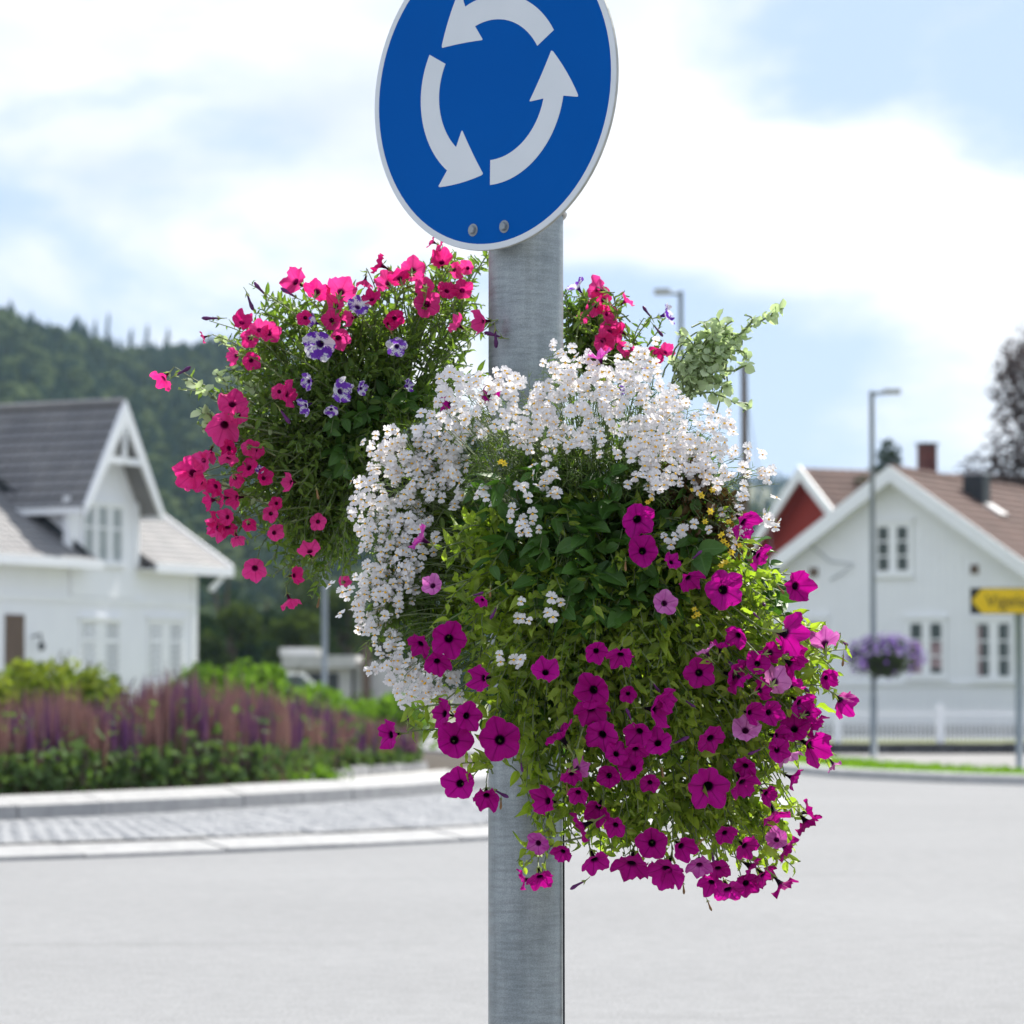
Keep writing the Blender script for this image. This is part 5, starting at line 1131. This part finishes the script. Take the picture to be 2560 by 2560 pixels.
# ---------------------------------------------------------------- speckled violet petunia
vi = Plant('petunia_plant', 'violet and white speckled petunia scattered among the hot pink flowers', 'petunia', CR, 'rear')
fill(vi, [(560, 600), (700, 560), (780, 640), (780, 740), (650, 780), (560, 760)], 40, rear_y, CR, 10, .026, mind=12, back=.1)
def vi_y(x, y, *k): return 6.6 if x > 1400 else rear_y(x, y)
plant_blooms(vi, "602,652,33,F;677,575,23,FU;590,606,17,LU;748,655,25,FD;647,737,26,F;685,733,17,FR;578,720,18,FL;572,768,20,LF;772,727,15,FR;625,775,14,FD;490,886,10,F", rear_bl, CR, 'spotted', 'spotted', .035)
vi.finish()
v2 = Plant('petunia_plant', 'violet speckled petunia flowers right of the pole, against the sky', 'petunia', CR2, 'rear')
plant_blooms(v2, "1086,537,20,U;1262,592,23,RU;1172,735,12,F;1310,886,11,F", lambda a, b, *c: 6.64 if b < 860 else 6.1, CR2, 'spotted', 'spotted', .02)
v2.finish()

# ---------------------------------------------------------------- silvery trailing plants
CS = at(1690, 980, 6.55)
si = Plant('licorice_plant', 'silvery round-leaved trailing plant reaching up right against the sky', 'foliage plant', CS, 'silver')
def branch(pl, pts, Y, nl, size, r=.0022, dy=0):
    for (a, b) in zip(pts[:-1], pts[1:]):
        pl.shoot(at(a[0]*S_, a[1]*S_, Y), at(b[0]*S_, b[1]*S_, Y-dy), nl, size, .004, r, frac=.0)
branch(si, [(1285, 770), (1320, 700), (1370, 650), (1420, 615), (1455, 597), (1478, 582)], 6.5, 9, .021)
branch(si, [(1290, 740), (1330, 690), (1345, 640), (1352, 600)], 6.47, 9, .022)
branch(si, [(1320, 700), (1300, 660), (1310, 640)], 6.5, 7, .022)
branch(si, [(1310, 730), (1350, 715), (1385, 700), (1412, 690)], 6.46, 8, .021)
branch(si, [(1340, 690), (1390, 660), (1408, 680)], 6.52, 8, .021)
branch(si, [(1330, 650), (1375, 630), (1400, 650)], 6.5, 8, .020)
branch(si, [(1300, 745), (1350, 745), (1385, 760), (1402, 775)], 6.44, 6, .022)
branch(si, [(1310, 740), (1350, 725), (1375, 740)], 6.48, 6, .022)
branch(si, [(1345, 640), (1330, 610)], 6.5, 6, .020); branch(si, [(1370, 640), (1385, 605)], 6.5, 6, .020); branch(si, [(1400, 625), (1405, 595)], 6.5, 5, .014)
fill(si, [(1290, 700), (1330, 650), (1390, 630), (1400, 660), (1350, 740), (1300, 760)], 60, lambda a, b, c: 6.45+c, CS, 7, .018, mind=9, back=.12, lenf=(.05, .1))
branch(si, [(1270, 700), (1285, 650), (1282, 625)], 6.55, 5, .022)
si.finish()
CS2 = at(640, 1020, 6.7)
s2 = Plant('licorice_plant', 'pale silvery sprigs poking out left of the hot pink flowers', 'foliage plant', CS2, 'silver')
branch(s2, [(470, 790), (430, 740), (408, 705)], 6.62, 6, .024); branch(s2, [(560, 760), (500, 720), (485, 695)], 6.62, 6, .024); branch(s2, [(520, 780), (480, 740), (470, 715)], 6.6, 6, .024); branch(s2, [(500, 800), (460, 770), (440, 735)], 6.64, 6, .022)
branch(s2, [(460, 800), (400, 750), (345, 715)], 6.58, 10, .022); branch(s2, [(470, 830), (400, 790), (365, 780)], 6.58, 9, .022)
branch(s2, [(500, 760), (450, 720), (430, 690)], 6.6, 7, .02); branch(s2, [(520, 700), (440, 660), (415, 640)], 6.62, 8, .018); branch(s2, [(540, 820), (440, 800), (380, 810)], 6.56, 9, .017); branch(s2, [(520, 960), (450, 930), (405, 915)], 6.58, 8, .016)
s2.finish()

# ------------------------------------------------------------------ summer haze over the valley
mb = MB(); mb.box(-820, 920, -40, 2050, -1.03, 150); hz = mb.mesh("haze", [])
hm = bpy.data.materials.new('haze'); hm.use_nodes = True; t = hm.node_tree; t.nodes.clear()
ho_ = t.nodes.new('ShaderNodeOutputMaterial'); pvn = t.nodes.new('ShaderNodeVolumePrincipled')
pvn.inputs['Color'].default_value = (.55, .78, 1.0, 1); pvn.inputs['Density'].default_value = 0.00011; pvn.inputs['Anisotropy'].default_value = .2
t.links.new(pvn.outputs[0], ho_.inputs['Volume'])
hz.materials.append(hm); hm.cycles.homogeneous_volume = True
tag(link('haze', hz), kind='stuff')
